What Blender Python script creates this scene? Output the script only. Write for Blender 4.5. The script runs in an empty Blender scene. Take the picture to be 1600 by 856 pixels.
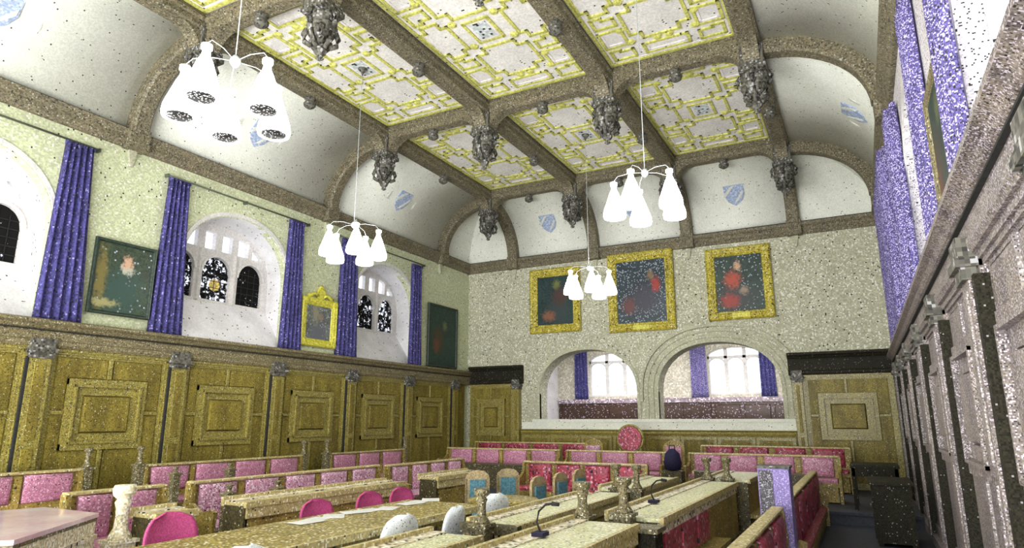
import bpy, bmesh, math, random
from mathutils import Vector, Matrix, Euler
random.seed(7)
PI = math.pi
S = bpy.context.scene
COL = S.collection

# ------------------------------------------------------------------ camera, world, exposure
cam_d = bpy.data.cameras.new('camera'); cam = bpy.data.objects.new('camera', cam_d); COL.objects.link(cam)
cam_d.sensor_fit = 'HORIZONTAL'; cam_d.sensor_width = 36.0; cam_d.lens = 36.0 * 1010 / 1600
cam.location = (0, 0, 1.7)
cam.rotation_euler = (math.radians(90 + 12.775), 0, math.radians(27.972))
cam_d.clip_start = 0.02; cam_d.clip_end = 200
S.camera = cam
S.view_settings.view_transform = 'Standard'; S.view_settings.look = 'None'
S.view_settings.gamma = 1; S.view_settings.exposure = 0.16
S.view_settings.use_curve_mapping = False
W = bpy.data.worlds.new('world'); S.world = W; W.use_nodes = True
bgn = W.node_tree.nodes['Background']
bgn.inputs[0].default_value = (0.93, 0.94, 1.0, 1); bgn.inputs[1].default_value = 1.9

def area(name, loc, rot, sx, sy, power, col=(1, 1, 1)):
    l = bpy.data.lights.new(name, 'AREA'); l.shape = 'RECTANGLE'; l.size = sx; l.size_y = sy
    l.energy = power; l.color = col
    o = bpy.data.objects.new(name, l); COL.objects.link(o); o.location = loc; o.rotation_euler = rot
    return o
# fill lights added behind the camera and in the side room, out of view
area('hall_end_fill', (-5, -7.0, 4.2), (math.radians(90), 0, 0), 10.5, 7.5, 420, (1, 0.99, 0.96))
area('hall_end_up_fill', (-5, -2.6, 0.5), (math.radians(140), 0, 0), 10.0, 2.5, 2300, (1, 0.99, 0.97))  # added fill aimed upward to brighten the ceiling
area('side_room_fill', (-5, 19.2, 4.42), (0, 0, 0), 7, 1.2, 260, (1, 0.97, 0.97))  # added fill to brighten the side room, no fitting modelled

# ------------------------------------------------------------------ materials
def mat(name, col, rough=0.6, amp=0.25, cells=46, dark=0.0, light=0.0, low=0.10, emis=0.0, spec=0.4,
        metal=0.0, lightcol=None, col2=None, bump=0.0, streak=None):
    m = bpy.data.materials.new(name); m.use_nodes = True
    nt = m.node_tree; N = nt.nodes; L = nt.links
    b = N['Principled BSDF']
    b.inputs['Roughness'].default_value = rough; b.inputs['Metallic'].default_value = metal
    b.inputs['Specular IOR Level'].default_value = spec
    tc = N.new('ShaderNodeTexCoord')
    sc = N.new('ShaderNodeVectorMath'); sc.operation = 'SCALE'; sc.inputs['Scale'].default_value = cells
    L.new(tc.outputs['Object'], sc.inputs[0])
    fl = N.new('ShaderNodeVectorMath'); fl.operation = 'FLOOR'; L.new(sc.outputs[0], fl.inputs[0])
    wn = N.new('ShaderNodeTexWhiteNoise'); wn.noise_dimensions = '3D'; L.new(fl.outputs[0], wn.inputs['Vector'])
    nz = N.new('ShaderNodeTexNoise'); nz.inputs['Scale'].default_value = 2.2; nz.inputs['Detail'].default_value = 5
    if streak:
        st = N.new('ShaderNodeVectorMath'); st.operation = 'MULTIPLY'; st.inputs[1].default_value = streak
        L.new(tc.outputs['Object'], st.inputs[0]); L.new(st.outputs[0], nz.inputs['Vector'])
    else:
        L.new(tc.outputs['Object'], nz.inputs['Vector'])
    mr = N.new('ShaderNodeMapRange'); mr.inputs['To Min'].default_value = 1 - amp; mr.inputs['To Max'].default_value = 1 + amp
    L.new(wn.outputs['Value'], mr.inputs['Value'])
    mr2 = N.new('ShaderNodeMapRange'); mr2.inputs['From Min'].default_value = 0.3; mr2.inputs['From Max'].default_value = 0.7
    if col2 is None:
        col2 = [c * (1 - low * 2) for c in col]
    mx = N.new('ShaderNodeMix'); mx.data_type = 'RGBA'
    L.new(nz.outputs['Fac'], mr2.inputs['Value']); L.new(mr2.outputs['Result'], mx.inputs['Factor'])
    mx.inputs['A'].default_value = (*col2, 1); mx.inputs['B'].default_value = (*col, 1)
    vm = N.new('ShaderNodeVectorMath'); vm.operation = 'SCALE'
    L.new(mx.outputs['Result'], vm.inputs[0]); L.new(mr.outputs['Result'], vm.inputs['Scale'])
    out = vm.outputs[0]
    def speck(out, lo, hi, c, ch):
        wn2 = N.new('ShaderNodeTexWhiteNoise'); wn2.noise_dimensions = '4D'; wn2.inputs['W'].default_value = ch
        L.new(fl.outputs[0], wn2.inputs['Vector'])
        cmp_ = N.new('ShaderNodeMath'); cmp_.operation = 'LESS_THAN'; cmp_.inputs[1].default_value = hi
        L.new(wn2.outputs['Value'], cmp_.inputs[0])
        m2 = N.new('ShaderNodeMix'); m2.data_type = 'RGBA'
        L.new(cmp_.outputs[0], m2.inputs['Factor']); L.new(out, m2.inputs['A']); m2.inputs['B'].default_value = (*c, 1)
        return m2.outputs['Result']
    if dark: out = speck(out, 0, dark, (0.02, 0.02, 0.018), 3.1)
    if light: out = speck(out, 0, light, lightcol or (0.75, 0.75, 0.68), 7.7)
    L.new(out, b.inputs['Base Color'])
    if bump:
        bp = N.new('ShaderNodeBump'); bp.inputs['Strength'].default_value = bump; bp.inputs['Distance'].default_value = 0.01
        L.new(wn.outputs['Value'], bp.inputs['Height']); L.new(bp.outputs[0], b.inputs['Normal'])
    if emis:
        b.inputs['Emission Color'].default_value = (1, 0.99, 0.97, 1); b.inputs['Emission Strength'].default_value = emis
    return m

M = {}
M['plaster_green'] = mat('green_cream_plaster', (0.56, 0.60, 0.39), 0.9, 0.20, 40, dark=0.006, light=0.05, low=.06)
M['plaster_back'] = mat('grey_cream_plaster', (0.48, 0.48, 0.35), 0.9, 0.25, 34, dark=0.012, light=0.10, low=.06)
M['plaster_white'] = mat('white_cove_plaster', (0.80, 0.82, 0.73), 0.9, 0.10, 50, dark=0.006, low=.04)
M['plaster_sill'] = mat('white_reveal_plaster', (0.84, 0.83, 0.85), 0.8, 0.08, 40, dark=0.01)
M['plaster_room'] = mat('beige_side_room_plaster', (0.60, 0.56, 0.46), 0.9, 0.25, 24, light=.1)
M['stone'] = mat('pale_window_stone', (0.72, 0.70, 0.68), 0.8, 0.12, 40)
M['stone_arch'] = mat('cream_arch_stone', (0.50, 0.50, 0.36), 0.85, 0.2, 40, light=.03)
M['ceil'] = mat('ceiling_plaster', (0.82, 0.80, 0.76), 0.9, 0.12, 34, dark=0.006)
M['gilt_rib'] = mat('yellow_gilt_plaster_rib', (0.62, 0.62, 0.16), 0.7, 0.28, 34, dark=.01)
M['white_rib'] = mat('white_plaster_rib', (0.86, 0.82, 0.82), 0.8, 0.1, 34)
M['stipple'] = mat('stippled_grille_plaster', (0.62, 0.68, 0.68), 0.8, 0.3, 22, dark=.12)
M['beam'] = mat('weathered_oak_beam', (0.17, 0.145, 0.088), 0.65, 0.55, 50, dark=.04, light=.03, lightcol=(.38, .37, .30), col2=(0.14, .125, .08), streak=(1, .3, 1))
M['carved'] = mat('dark_carved_oak', (0.11, 0.105, 0.085), 0.6, 0.6, 34, dark=.12, light=.08, lightcol=(.35, .35, .36))
M['gap'] = mat('shadow_strip_and_mic_black', (0.02, 0.02, 0.018), 0.9, 0.3, 34)  # flat black for painted shadow strips, also used on the microphones
M['panel'] = mat('olive_oak_panelling', (0.26, 0.21, 0.035), 0.50, 0.42, 75, dark=.03, light=.012, lightcol=(.5, .5, .35), col2=(0.13, .10, .018), streak=(3, .6, 3), spec=.3)
M['moulding'] = mat('olive_oak_moulding', (0.28, 0.235, 0.05), 0.42, 0.5, 75, dark=.05, light=.02, lightcol=(.6, .58, .4), spec=.6)
M['cornice_wood'] = mat('brown_oak_cornice', (0.20, 0.17, 0.085), 0.5, 0.5, 75, dark=.05, light=.05, lightcol=(.5, .46, .34))
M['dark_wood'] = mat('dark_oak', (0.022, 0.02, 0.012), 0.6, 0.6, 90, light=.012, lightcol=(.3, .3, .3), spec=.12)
M['pew'] = mat('golden_oak_pew', (0.36, 0.27, 0.07), 0.45, 0.4, 60, dark=.03, light=.03, lightcol=(.75, .7, .5), col2=(.19, .14, .03))
M['pew_light'] = mat('bleached_oak_rail', (0.55, 0.46, 0.20), 0.5, 0.3, 60, light=.08, dark=.01, lightcol=(.85, .82, .65))
M['pale_top'] = mat('pale_oak_desk_top', (0.66, 0.64, 0.40), 0.5, 0.22, 60, dark=.03, light=.15, lightcol=(.9, .88, .75), col2=(.56, .58, .32))
M['speckled'] = mat('pitted_cream_wood', (0.72, 0.64, 0.45), 0.55, 0.3, 36, dark=.14, light=.2, lightcol=(.92, .9, .8))
M['table_gold'] = mat('golden_speckled_table', (0.32, 0.25, 0.05), 0.5, 0.6, 52, dark=.03, light=.09, lightcol=(.8, .75, .55))
M['pew_dark'] = mat('dark_olive_pew_end', (0.08, 0.065, 0.022), 0.5, 0.6, 70, light=.03, lightcol=(.5, .48, .35), dark=.1)
M['newel'] = mat('grey_olive_turned_oak', (0.17, 0.145, 0.07), 0.5, 0.6, 90, light=.05, lightcol=(.7, .68, .55), dark=.08)
M['newel_pale'] = mat('cream_turned_oak', (0.70, 0.64, 0.42), 0.5, 0.4, 60, light=.2, lightcol=(.95, .93, .85))
M['pink'] = mat('faded_pink_leather', (0.50, 0.21, 0.31), 0.4, 0.35, 70, light=.10, lightcol=(.72, .48, .62), dark=.02)
M['pink_pale'] = mat('sun_bleached_pink_leather', (0.60, 0.30, 0.42), 0.4, 0.3, 66, light=.22, lightcol=(.85, .68, .80), dark=.05)
M['red'] = mat('crimson_leather', (0.40, 0.05, 0.09), 0.4, 0.45, 36, light=.10, lightcol=(.6, .30, .42), dark=.05)
M['magenta'] = mat('magenta_fabric', (0.58, 0.09, 0.26), 0.8, 0.25, 120)
M['teal'] = mat('teal_fabric', (0.10, 0.24, 0.30), 0.8, 0.35, 60)
M['blue'] = mat('denim_blue_fabric', (0.05, 0.13, 0.27), 0.8, 0.5, 50, light=.08, lightcol=(.3, .4, .55))
M['white_shell'] = mat('white_moulded_shell', (0.78, 0.84, 0.87), 0.4, 0.15, 110, dark=.03)
M['white_frame'] = mat('pale_grey_tube', (0.6, 0.65, 0.68), 0.3, 0.15, 60)
M['chair_wood'] = mat('tan_chair_wood', (0.40, 0.31, 0.16), 0.5, 0.4, 60)
M['curtain'] = mat('indigo_velvet', (0.065, 0.06, 0.22), 0.85, 0.5, 44, light=.04, lightcol=(.3, .28, .55), dark=.05)
M['curtain_r'] = mat('violet_blue_velvet', (0.12, 0.10, 0.30), 0.85, 0.6, 90, light=.22, lightcol=(.55, .5, .8), dark=.10)
M['gilt'] = mat('gilt_frame', (0.50, 0.42, 0.05), 0.45, 0.5, 40, dark=.06, light=.05, lightcol=(.8, .78, .45))
M['gilt_bright'] = mat('bright_yellow_gilt', (0.66, 0.62, 0.08), 0.45, 0.3, 40)
M['frame_dark'] = mat('dark_green_frame', (0.03, 0.05, 0.035), 0.5, 0.5, 40)
M['shade'] = mat('glowing_white_glass', (0.9, 0.9, 0.9), 0.4, 0.0, 40, emis=13.0)
M['bulb_dark'] = mat('dark_lamp_mouth', (0.015, 0.015, 0.015), 0.6, 0.3, 40)
M['mouth'] = mat('black_lamp_mouth', (.01, .01, .01), .6, .3, 90, light=.15, lightcol=(.9, .9, .9))
M['iron'] = mat('dark_iron', (0.09, 0.11, 0.07), 0.5, 0.2, 60)
M['floor'] = mat('dark_slate_carpet', (0.05, 0.056, 0.075), 0.7, 0.15, 30, low=.05)
M['crest'] = mat('faded_blue_crest_paint', (0.38, 0.47, 0.66), 0.9, 0.25, 36, light=.1, lightcol=(.6, .66, .75))
M['crest_ring'] = mat('crest_ring_plaster', (0.74, 0.76, 0.68), 0.9, 0.12, 36)
M['lead'] = mat('black_lead_came', (0.01, 0.01, 0.01), 0.6, 0.3, 40)
M['lilac_top'] = mat('white_laminate_pink_reflection', (0.72, 0.45, 0.55), 0.12, 0.05, 40, col2=(.85, .74, .82), spec=.8)  # the pink is a reflection painted into white laminate
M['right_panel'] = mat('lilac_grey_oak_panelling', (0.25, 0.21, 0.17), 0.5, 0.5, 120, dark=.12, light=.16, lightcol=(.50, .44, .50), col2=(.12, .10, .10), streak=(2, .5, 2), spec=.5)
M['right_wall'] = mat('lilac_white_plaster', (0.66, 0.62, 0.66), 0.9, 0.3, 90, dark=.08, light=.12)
M['lavender'] = mat('lavender_curtain_reflection', (0.26, 0.20, 0.48), 0.6, 0.4, 110, light=.08, lightcol=(.5, .45, .75))  # reflection of the curtain put into the post's colour
M['wainscot'] = mat('mahogany_wainscot', (0.06, 0.03, 0.02), 0.35, 0.5, 40, light=.06, lightcol=(.45, .36, .5))
M['wainscot_rail'] = mat('lilac_brown_rail', (0.36, 0.28, 0.32), 0.35, 0.5, 24, light=.2, lightcol=(.75, .68, .8))
M['post_face'] = mat('speckled_dark_face', (.09, .085, .10), .6, .6, 110, dark=.1, light=.12, lightcol=(.4, .38, .45))
M['paper'] = mat('white_paper', (.8, .8, .78), .7, .1, 60)
M['navy'] = mat('navy_cloth', (.015, .012, .05), .8, .4, 60)
M['leaf'] = mat('green_cloth', (.10, .16, .05), .8, .5, 50)

def glass_mat(name, dark, tint=(.96, .97, 1.0)):
    m = bpy.data.materials.new(name); m.use_nodes = True; nt = m.node_tree; N = nt.nodes; L = nt.links
    N.clear(); out = N.new('ShaderNodeOutputMaterial')
    tr = N.new('ShaderNodeBsdfTransparent'); tr.inputs[0].default_value = (*tint, 1)
    gl = N.new('ShaderNodeBsdfDiffuse'); gl.inputs[0].default_value = (.012, .012, .012, 1)
    mx = N.new('ShaderNodeMixShader'); tc = N.new('ShaderNodeTexCoord')
    nz = N.new('ShaderNodeTexNoise'); nz.inputs['Scale'].default_value = 9; nz.inputs['Detail'].default_value = 8; nz.inputs['Roughness'].default_value = .8
    cm = N.new('ShaderNodeMath'); cm.operation = 'LESS_THAN'; cm.inputs[1].default_value = dark
    L.new(tc.outputs['Object'], nz.inputs['Vector']); L.new(nz.outputs['Fac'], cm.inputs[0])
    L.new(cm.outputs[0], mx.inputs[0]); L.new(tr.outputs[0], mx.inputs[1]); L.new(gl.outputs[0], mx.inputs[2]); L.new(mx.outputs[0], out.inputs[0])
    return m
M['glass_clear'] = glass_mat('clear_leaded_glass', .36)
M['glass_patchy'] = glass_mat('black_patched_leaded_glass', .53)  # noise puts black patches over the clear glass
M['glass_black'] = glass_mat('nearly_black_leaded_glass', .60)
M['glass_stain'] = mat('yellow_stained_glass', (.75, .6, .15), .3, .5, 30, light=.2, lightcol=(.8, .5, .35))

def paint_mat(name, base, blobs, amp=.5, cells=40, light=.0):
    """an oil painting: soft ellipses of colour on a dark ground, in the canvas's own 0..1 space"""
    m = mat(name, base, .45, amp, cells, light=light, lightcol=(.4, .45, .55), col2=[c * .6 for c in base])
    nt = m.node_tree; N = nt.nodes; L = nt.links; b = N['Principled BSDF']
    src = b.inputs['Base Color'].links[0].from_socket
    tc = N.new('ShaderNodeTexCoord'); nz = N.new('ShaderNodeTexNoise'); nz.inputs['Scale'].default_value = 22
    L.new(tc.outputs['Object'], nz.inputs['Vector'])
    for (cx, cy, rx, ry, c) in blobs:
        s = N.new('ShaderNodeVectorMath'); s.operation = 'SUBTRACT'; s.inputs[1].default_value = (cx, cy, 0); L.new(tc.outputs['Object'], s.inputs[0])
        d = N.new('ShaderNodeVectorMath'); d.operation = 'MULTIPLY'; d.inputs[1].default_value = (1 / rx, 1 / ry, 0); L.new(s.outputs[0], d.inputs[0])
        ln = N.new('ShaderNodeVectorMath'); ln.operation = 'LENGTH'; L.new(d.outputs[0], ln.inputs[0])
        ad = N.new('ShaderNodeMath'); ad.operation = 'MULTIPLY_ADD'; ad.inputs[1].default_value = 1.8; ad.inputs[2].default_value = -.9; L.new(nz.outputs['Fac'], ad.inputs[0])
        a2 = N.new('ShaderNodeMath'); L.new(ln.outputs['Value'], a2.inputs[0]); L.new(ad.outputs[0], a2.inputs[1])
        mr = N.new('ShaderNodeMapRange'); mr.inputs['From Min'].default_value = .45; mr.inputs['From Max'].default_value = 1.2
        mr.inputs['To Min'].default_value = 1; mr.inputs['To Max'].default_value = 0; L.new(a2.outputs[0], mr.inputs['Value'])
        mx = N.new('ShaderNodeMix'); mx.data_type = 'RGBA'; L.new(mr.outputs['Result'], mx.inputs['Factor']); L.new(src, mx.inputs['A']); mx.inputs['B'].default_value = (*c, 1)
        src = mx.outputs['Result']
    L.new(src, b.inputs['Base Color'])
    return m

# ------------------------------------------------------------------ mesh builder
class MB:
    def __init__(s): s.v = []; s.f = []; s.sm = []
    def add(s, vs, fs, smooth=False):
        n = len(s.v); s.v += [tuple(v) for v in vs]; s.f += [[i + n for i in f] for f in fs]; s.sm += [smooth] * len(fs); return s
    def box(s, x0, x1, y0, y1, z0, z1, ch=0.0):
        if ch <= 0:
            return s.add([(x, y, z) for x in (x0, x1) for y in (y0, y1) for z in (z0, z1)],
                  [(0, 1, 3, 2), (4, 6, 7, 5), (0, 4, 5, 1), (2, 3, 7, 6), (0, 2, 6, 4), (1, 5, 7, 3)])
        c = ch   # chamfered towards +z (front face of a raised field)
        return s.add([(x0, y0, z0), (x1, y0, z0), (x1, y1, z0), (x0, y1, z0), (x0 + c, y0 + c, z1), (x1 - c, y0 + c, z1), (x1 - c, y1 - c, z1), (x0 + c, y1 - c, z1)],
              [(3, 2, 1, 0), (4, 5, 6, 7), (0, 1, 5, 4), (1, 2, 6, 5), (2, 3, 7, 6), (3, 0, 4, 7)])
    def prism(s, pts, a0, a1, axis='z', smooth=False):
        n = len(pts)
        def p(q, a):
            return {'z': (q[0], q[1], a), 'x': (a, q[0], q[1]), 'y': (q[0], a, q[1])}[axis]
        vs = [p(q, a0) for q in pts] + [p(q, a1) for q in pts]
        s.add(vs, [list(range(n))[::-1], list(range(n, 2 * n))])
        s.f += [[len(s.v) - 2 * n + i, len(s.v) - 2 * n + (i + 1) % n, len(s.v) - n + (i + 1) % n, len(s.v) - n + i] for i in range(n)]
        s.sm += [smooth] * n
        return s
    def lathe(s, prof, c=(0, 0, 0), n=12, smooth=True, caps=True, ang=0):
        vs = []; fs = []
        for (r, z) in prof:
            for i in range(n):
                a = 2 * PI * i / n + ang; vs.append((c[0] + r * math.cos(a), c[1] + r * math.sin(a), c[2] + z))
        for j in range(len(prof) - 1):
            for i in range(n):
                fs.append((j * n + i, j * n + (i + 1) % n, (j + 1) * n + (i + 1) % n, (j + 1) * n + i))
        s.add(vs, fs, smooth)
        if caps:
            m = len(s.v) - len(vs)
            s.f += [[m + i for i in range(n)][::-1], [m + (len(prof) - 1) * n + i for i in range(n)]]; s.sm += [False, False]
        return s
    def tube(s, path, r, n=8, closed=False):
        P = [Vector(p) for p in path]; vs = []; fs = []; k = len(P)
        for i, p in enumerate(P):
            if closed: t = P[(i + 1) % k] - P[i - 1]
            else: t = P[min(i + 1, k - 1)] - P[max(i - 1, 0)]
            t.normalize(); u = t.cross(Vector((0, 0, 1)))
            if u.length < .05: u = t.cross(Vector((1, 0, 0)))
            u.normalize(); w = t.cross(u)
            rr = r[i] if isinstance(r, (list, tuple)) else r
            for j in range(n):
                a = 2 * PI * j / n; vs.append(p + u * (rr * math.cos(a)) + w * (rr * math.sin(a)))
        R = k if closed else k - 1
        for i in range(R):
            for j in range(n):
                fs.append((i * n + j, i * n + (j + 1) % n, ((i + 1) % k) * n + (j + 1) % n, ((i + 1) % k) * n + j))
        s.add(vs, fs, True)
        if not closed:
            m = len(s.v) - len(vs); s.f += [[m + j for j in range(n)], [m + (k - 1) * n + j for j in range(n)][::-1]]; s.sm += [False, False]
        return s
    def sweep(s, secs, smooth=False):
        """closed tube through a list of equally long closed sections, capped"""
        n = len(secs[0]); vs = [p for q in secs for p in q]; fs = []
        for i in range(len(secs) - 1):
            for j in range(n): fs.append((i * n + j, i * n + (j + 1) % n, (i + 1) * n + (j + 1) % n, (i + 1) * n + j))
        fs.append(list(range(n))[::-1]); fs.append([(len(secs) - 1) * n + j for j in range(n)])
        return s.add(vs, fs, smooth)
    def xf(s, mtx):
        s.v = [tuple(mtx @ Vector(v)) for v in s.v]; return s
    def mesh(s, name, m, fix=True):
        me = bpy.data.meshes.new(name); me.from_pydata(s.v, [], s.f)
        me.polygons.foreach_set('use_smooth', s.sm); me.materials.append(m)
        if fix:
            bm = bmesh.new(); bm.from_mesh(me); bmesh.ops.recalc_face_normals(bm, faces=bm.faces); bm.to_mesh(me); bm.free()
        me.update(); return me
    def build(s, name, m, parent=None, loc=(0, 0, 0), rot=(0, 0, 0), fix=True, **tags):
        return link(name, s.mesh(name, m, fix), parent, loc, rot, **tags)

def link(name, me, parent=None, loc=(0, 0, 0), rot=(0, 0, 0), **tags):
    o = bpy.data.objects.new(name, me); COL.objects.link(o); o.location = loc; o.rotation_euler = rot
    if parent: o.parent = parent
    for k, v in tags.items():
        if v: o[k] = v
    return o
def empty(name, label, cat, loc=(0, 0, 0), rot=(0, 0, 0), group=None):
    o = link(name, None, None, loc, rot, label=label, category=cat, group=group); o.empty_display_size = .1; return o
def structure(name, mb, m, loc=(0, 0, 0), rot=(0, 0, 0), label=None, fix=True):
    return mb.build(name, m, None, loc, rot, fix=fix, kind='structure', label=label)
def dup(root, loc=None, rot=None, label=None, group=None, name=None):
    r = root.copy(); COL.objects.link(r)
    if loc is not None: r.location = loc
    if rot is not None: r.rotation_euler = rot
    if label: r['label'] = label
    if group: r['group'] = group
    def rec(a, b):
        for ch in a.children:
            c = ch.copy(); COL.objects.link(c); c.parent = b; rec(ch, c)
    rec(root, r); return r

XL, XR, YB = -10.57, 0.85, 17.0
YF = -3.2                 # the hall is modelled this far back
ZC0, ZC1 = 6.2, 6.5       # cornice
ZB, ZP = 7.86, 8.15       # beam soffit, ceiling plane
PX = [-8.92, -6.32, -3.67, -1.04]
CY = [1.4, 6.05, 10.7, 15.35]
RL = (PI / 2, 0, PI / 2); RR = (PI / 2, 0, -PI / 2); RB = (PI / 2, 0, 0)   # wall frames: x along, y up, z out

# ------------------------------------------------------------------ floor, walls
fb = MB().box(XL - 1.2, XR + 1.2, YF, 22, -0.2, 0)
floor = structure('floor', fb, M['floor'])
dais = MB().box(-9.35, XR - .16, 12.75, YB - .01, 0, 0.2)
dais.box(-9.35, XR - .16, 12.71, 12.76, .16, .205)
dais.build('dais', M['floor'], floor, label='low step across the back of the hall')

def arch_z(u, c, hw, spring, top, p=2.2):
    t = min(1, abs(u - c) / hw); return spring + (top - spring) * (1 - t ** p) ** (1 / p)
def wall_mesh(u0, u1, z0, z1, ops, th=.6):
    """wall in (x along, y up, z out) with arched openings (c, halfwidth, sill, spring, top); front face at z=0"""
    mb = MB(); cuts = [u0, u1]
    for (c, hw, si, sp, tp) in ops:
        cuts += [c - hw + 2 * hw * (1 - math.cos(PI * i / 20)) / 2 for i in range(21)]
    cuts = sorted(set(round(c, 5) for c in cuts))
    for a, b in zip(cuts[:-1], cuts[1:]):
        mid = (a + b) / 2; op = [o for o in ops if o[0] - o[1] < mid < o[0] + o[1]]
        if not op:
            mb.box(a, b, z0, z1, -th, 0)
        else:
            c, hw, si, sp, tp = op[0]
            if si > z0: mb.box(a, b, z0, si, -th, 0)
            za, zb = arch_z(a, c, hw, sp, tp), arch_z(b, c, hw, sp, tp)
            mb.prism([(a, za), (b, zb), (b, z1), (a, z1)], -th, 0)
    # drop interior faces shared by neighbouring columns
    return mb
WC = [3.80, 8.43, 12.98]
ops_l = [(c, 1.23, 3.12, 4.45, 5.62) for c in WC]
wl = structure('wall_left', wall_mesh(YF, YB, 0, 6.6, ops_l, .18), M['plaster_green'], (XL, 0, 0), RL)
wr = structure('wall_right', wall_mesh(-YB, -YF, 0, 6.6, [(-c, 1.23, 3.12, 4.45, 5.62) for c in WC], .18), M['right_wall'], (XR, 0, 0), RR)
ops_b = [(-6.69, 1.44, 1.74, 2.45, 3.64), (-3.17, 1.51, 1.74, 2.45, 3.66)]
wb = structure('wall_back', wall_mesh(XL - .3, XR + .3, 0, 6.6, ops_b, .5), M['plaster_back'], (0, YB, 0), RB)

# ------------------------------------------------------------------ high cornices
def cornice_prof(): # (out, up)
    return [(0, ZC0), (.06, ZC0), (.09, ZC0 + .05), (.12, ZC0 + .09), (.12, ZC0 + .17), (.17, ZC0 + .22), (.19, ZC1 - .02), (.14, ZC1), (0, ZC1)]
def cornice(par, u0, u1, nm='cornice', prof=None, m=None):
    pr = prof or cornice_prof(); mb = MB()
    mb.sweep([[(u, p[1], p[0]) for p in pr] for u in (u0, u1)])
    return mb.build(nm, m or M['beam'], par)
cornice(wl, YF, YB); cornice(wr, -YB, -YF); cornice(wb, XL, XR)
for par, a, b in ((wl, YF, YB), (wr, -YB, -YF), (wb, XL, XR)):
    cornice(par, a, b, 'painted_shadow_line', [(0, ZC1), (.13, ZC1), (.11, ZC1 + .025), (0, ZC1 + .03)], M['gap'])  # black strip painting the shadow gap between cornice and cove

# ------------------------------------------------------------------ ceiling
cl = MB().box(PX[0], PX[3], YF, CY[3], ZP, ZP + .1)
ceil = structure('ceiling', cl, M['ceil'])
# coves: quarter ellipse from the walls to the outer beams
def cove_pts(w, n=12, out=0.0):
    # local (d from wall, z)
    return [((w - out * .0) * (1 - math.cos(PI / 2 * i / n)) + out * math.cos(PI / 2 * i / n) , ZC1 - .02 + (ZB + .12 - ZC1) * math.sin(PI / 2 * i / n) - out * math.sin(PI / 2 * i / n)) for i in range(n + 1)]
def cove(axis, a0, a1, w, f, name='cove'):
    pts = cove_pts(w); mb = MB()
    up = [(p[0] - .1, p[1] + .16) for p in pts][::-1]
    mb.sweep([[f(d, a, z) for d, z in pts + up] for a in (a0, a1)], True)
    mb.sm[-1] = mb.sm[-2] = False
    o = mb.build(name, M['plaster_white'], ceil)
    return o
WLc, WRc, WBc = PX[0] - XL, XR - PX[3], YB - CY[3]
def fl_(d, a, z): return (XL + d, a, z)
def fr_(d, a, z): return (XR - d, a, z)
def fb_(d, a, z): return (a, YB - d, z)
bays = [YF, 1.4, 6.05, 10.7]
for i in range(3):
    cove('y', (YF, 1.4, 6.05)[i], CY[i], WLc, fl_); cove('y', (YF, 1.4, 6.05)[i], CY[i], WRc, fr_)
cove('y', 10.7, CY[3], WLc, fl_); cove('y', 10.7, CY[3], WRc, fr_)
for a, b in zip(PX[:-1], PX[1:]): cove('x', a, b, WBc, fb_)
# hipped corners: two cove surfaces meeting on the diagonal
def corner_cove(x0, sx, wx):
    n = 10; mb = MB(); pts = [(1 - math.cos(PI / 2 * i / n), ZC1 - .02 + (ZB + .12 - ZC1) * math.sin(PI / 2 * i / n)) for i in range(n + 1)]
    for i in range(n):
        (t0, z0), (t1, z1) = pts[i], pts[i + 1]
        def P(tx, ty, z): return (x0 + sx * wx * tx, YB - WBc * ty, z)
        mb.add([P(t0, t0, z0), P(t0, 1, z0), P(t1, 1, z1), P(t1, t1, z1)], [(0, 1, 2, 3)], True)
        mb.add([P(t0, t0, z0), P(1, t0, z0), P(1, t1, z1), P(t1, t1, z1)], [(3, 2, 1, 0)], True)
    o = mb.build('corner_cove', M['plaster_white'], ceil, fix=False)
    return o
corner_cove(XL, 1, WLc); corner_cove(XR, -1, WRc)

# main beams
def beam_prof(w=.17):
    return [(-w, ZP + .02), (-w, ZP - .10), (-w - .04, ZP - .10), (-w - .04, ZP - .14), (-w, ZP - .16), (-w, ZB + .03), (-w + .05, ZB), (w - .05, ZB), (w, ZB + .03), (w, ZP - .16), (w + .04, ZP - .14), (w + .04, ZP - .10), (w, ZP - .10), (w, ZP + .02)]
for x in PX:
    MB().sweep([[(x + p[0], y, p[1]) for p in beam_prof()] for y in (YF, CY[3] + .17)]).build('beam', M['beam'], ceil)
for y in CY:
    MB().sweep([[(x, y + p[0], p[1] - .003) for p in beam_prof(.15)] for x in (PX[0] - .16, PX[3] + .16)]).build('cross_beam', M['beam'], ceil)
# cove ribs
def rib(f, a, w, th=.24, hw=.15, name='rib'):
    n = 14; secs = []
    for i in range(n + 1):
        t = PI / 2 * i / n
        d0 = w * (1 - math.cos(t)); z0 = ZC1 - .02 + (ZB + .12 - ZC1) * math.sin(t)
        nx, nz = math.cos(t), -math.sin(t)
        di, zi = d0 + nx * th, z0 + nz * th
        do, zo = d0 - nx * .04, z0 - nz * .04
        c = .04
        secs.append([f(do, a - hw, zo), f(di - nx * c, a - hw, zi - nz * c), f(di, a - hw + c, zi), f(di, a + hw - c, zi), f(di - nx * c, a + hw, zi - nz * c), f(do, a + hw, zo)])
    o = MB().sweep(secs, False).build(name, M['beam'], ceil)
    # corbel under the cornice
    return o
def corbel(par, u):
    MB().prism([(u - .07, ZC0 - .02), (u + .07, ZC0 - .02), (u + .05, ZC0 - .16), (u + .02, ZC0 - .3), (u - .02, ZC0 - .3), (u - .05, ZC0 - .16)], 0, .06).build('corbel', M['stone_arch'], par)
    MB().box(u - .17, u + .17, ZC0 - .02, ZC1 + .05, .0, .22).build('rib_foot', M['beam'], par)
for y in CY:
    rib(fl_, y, WLc); rib(fr_, y, WRc); corbel(wl, y); corbel(wr, -y)
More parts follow.
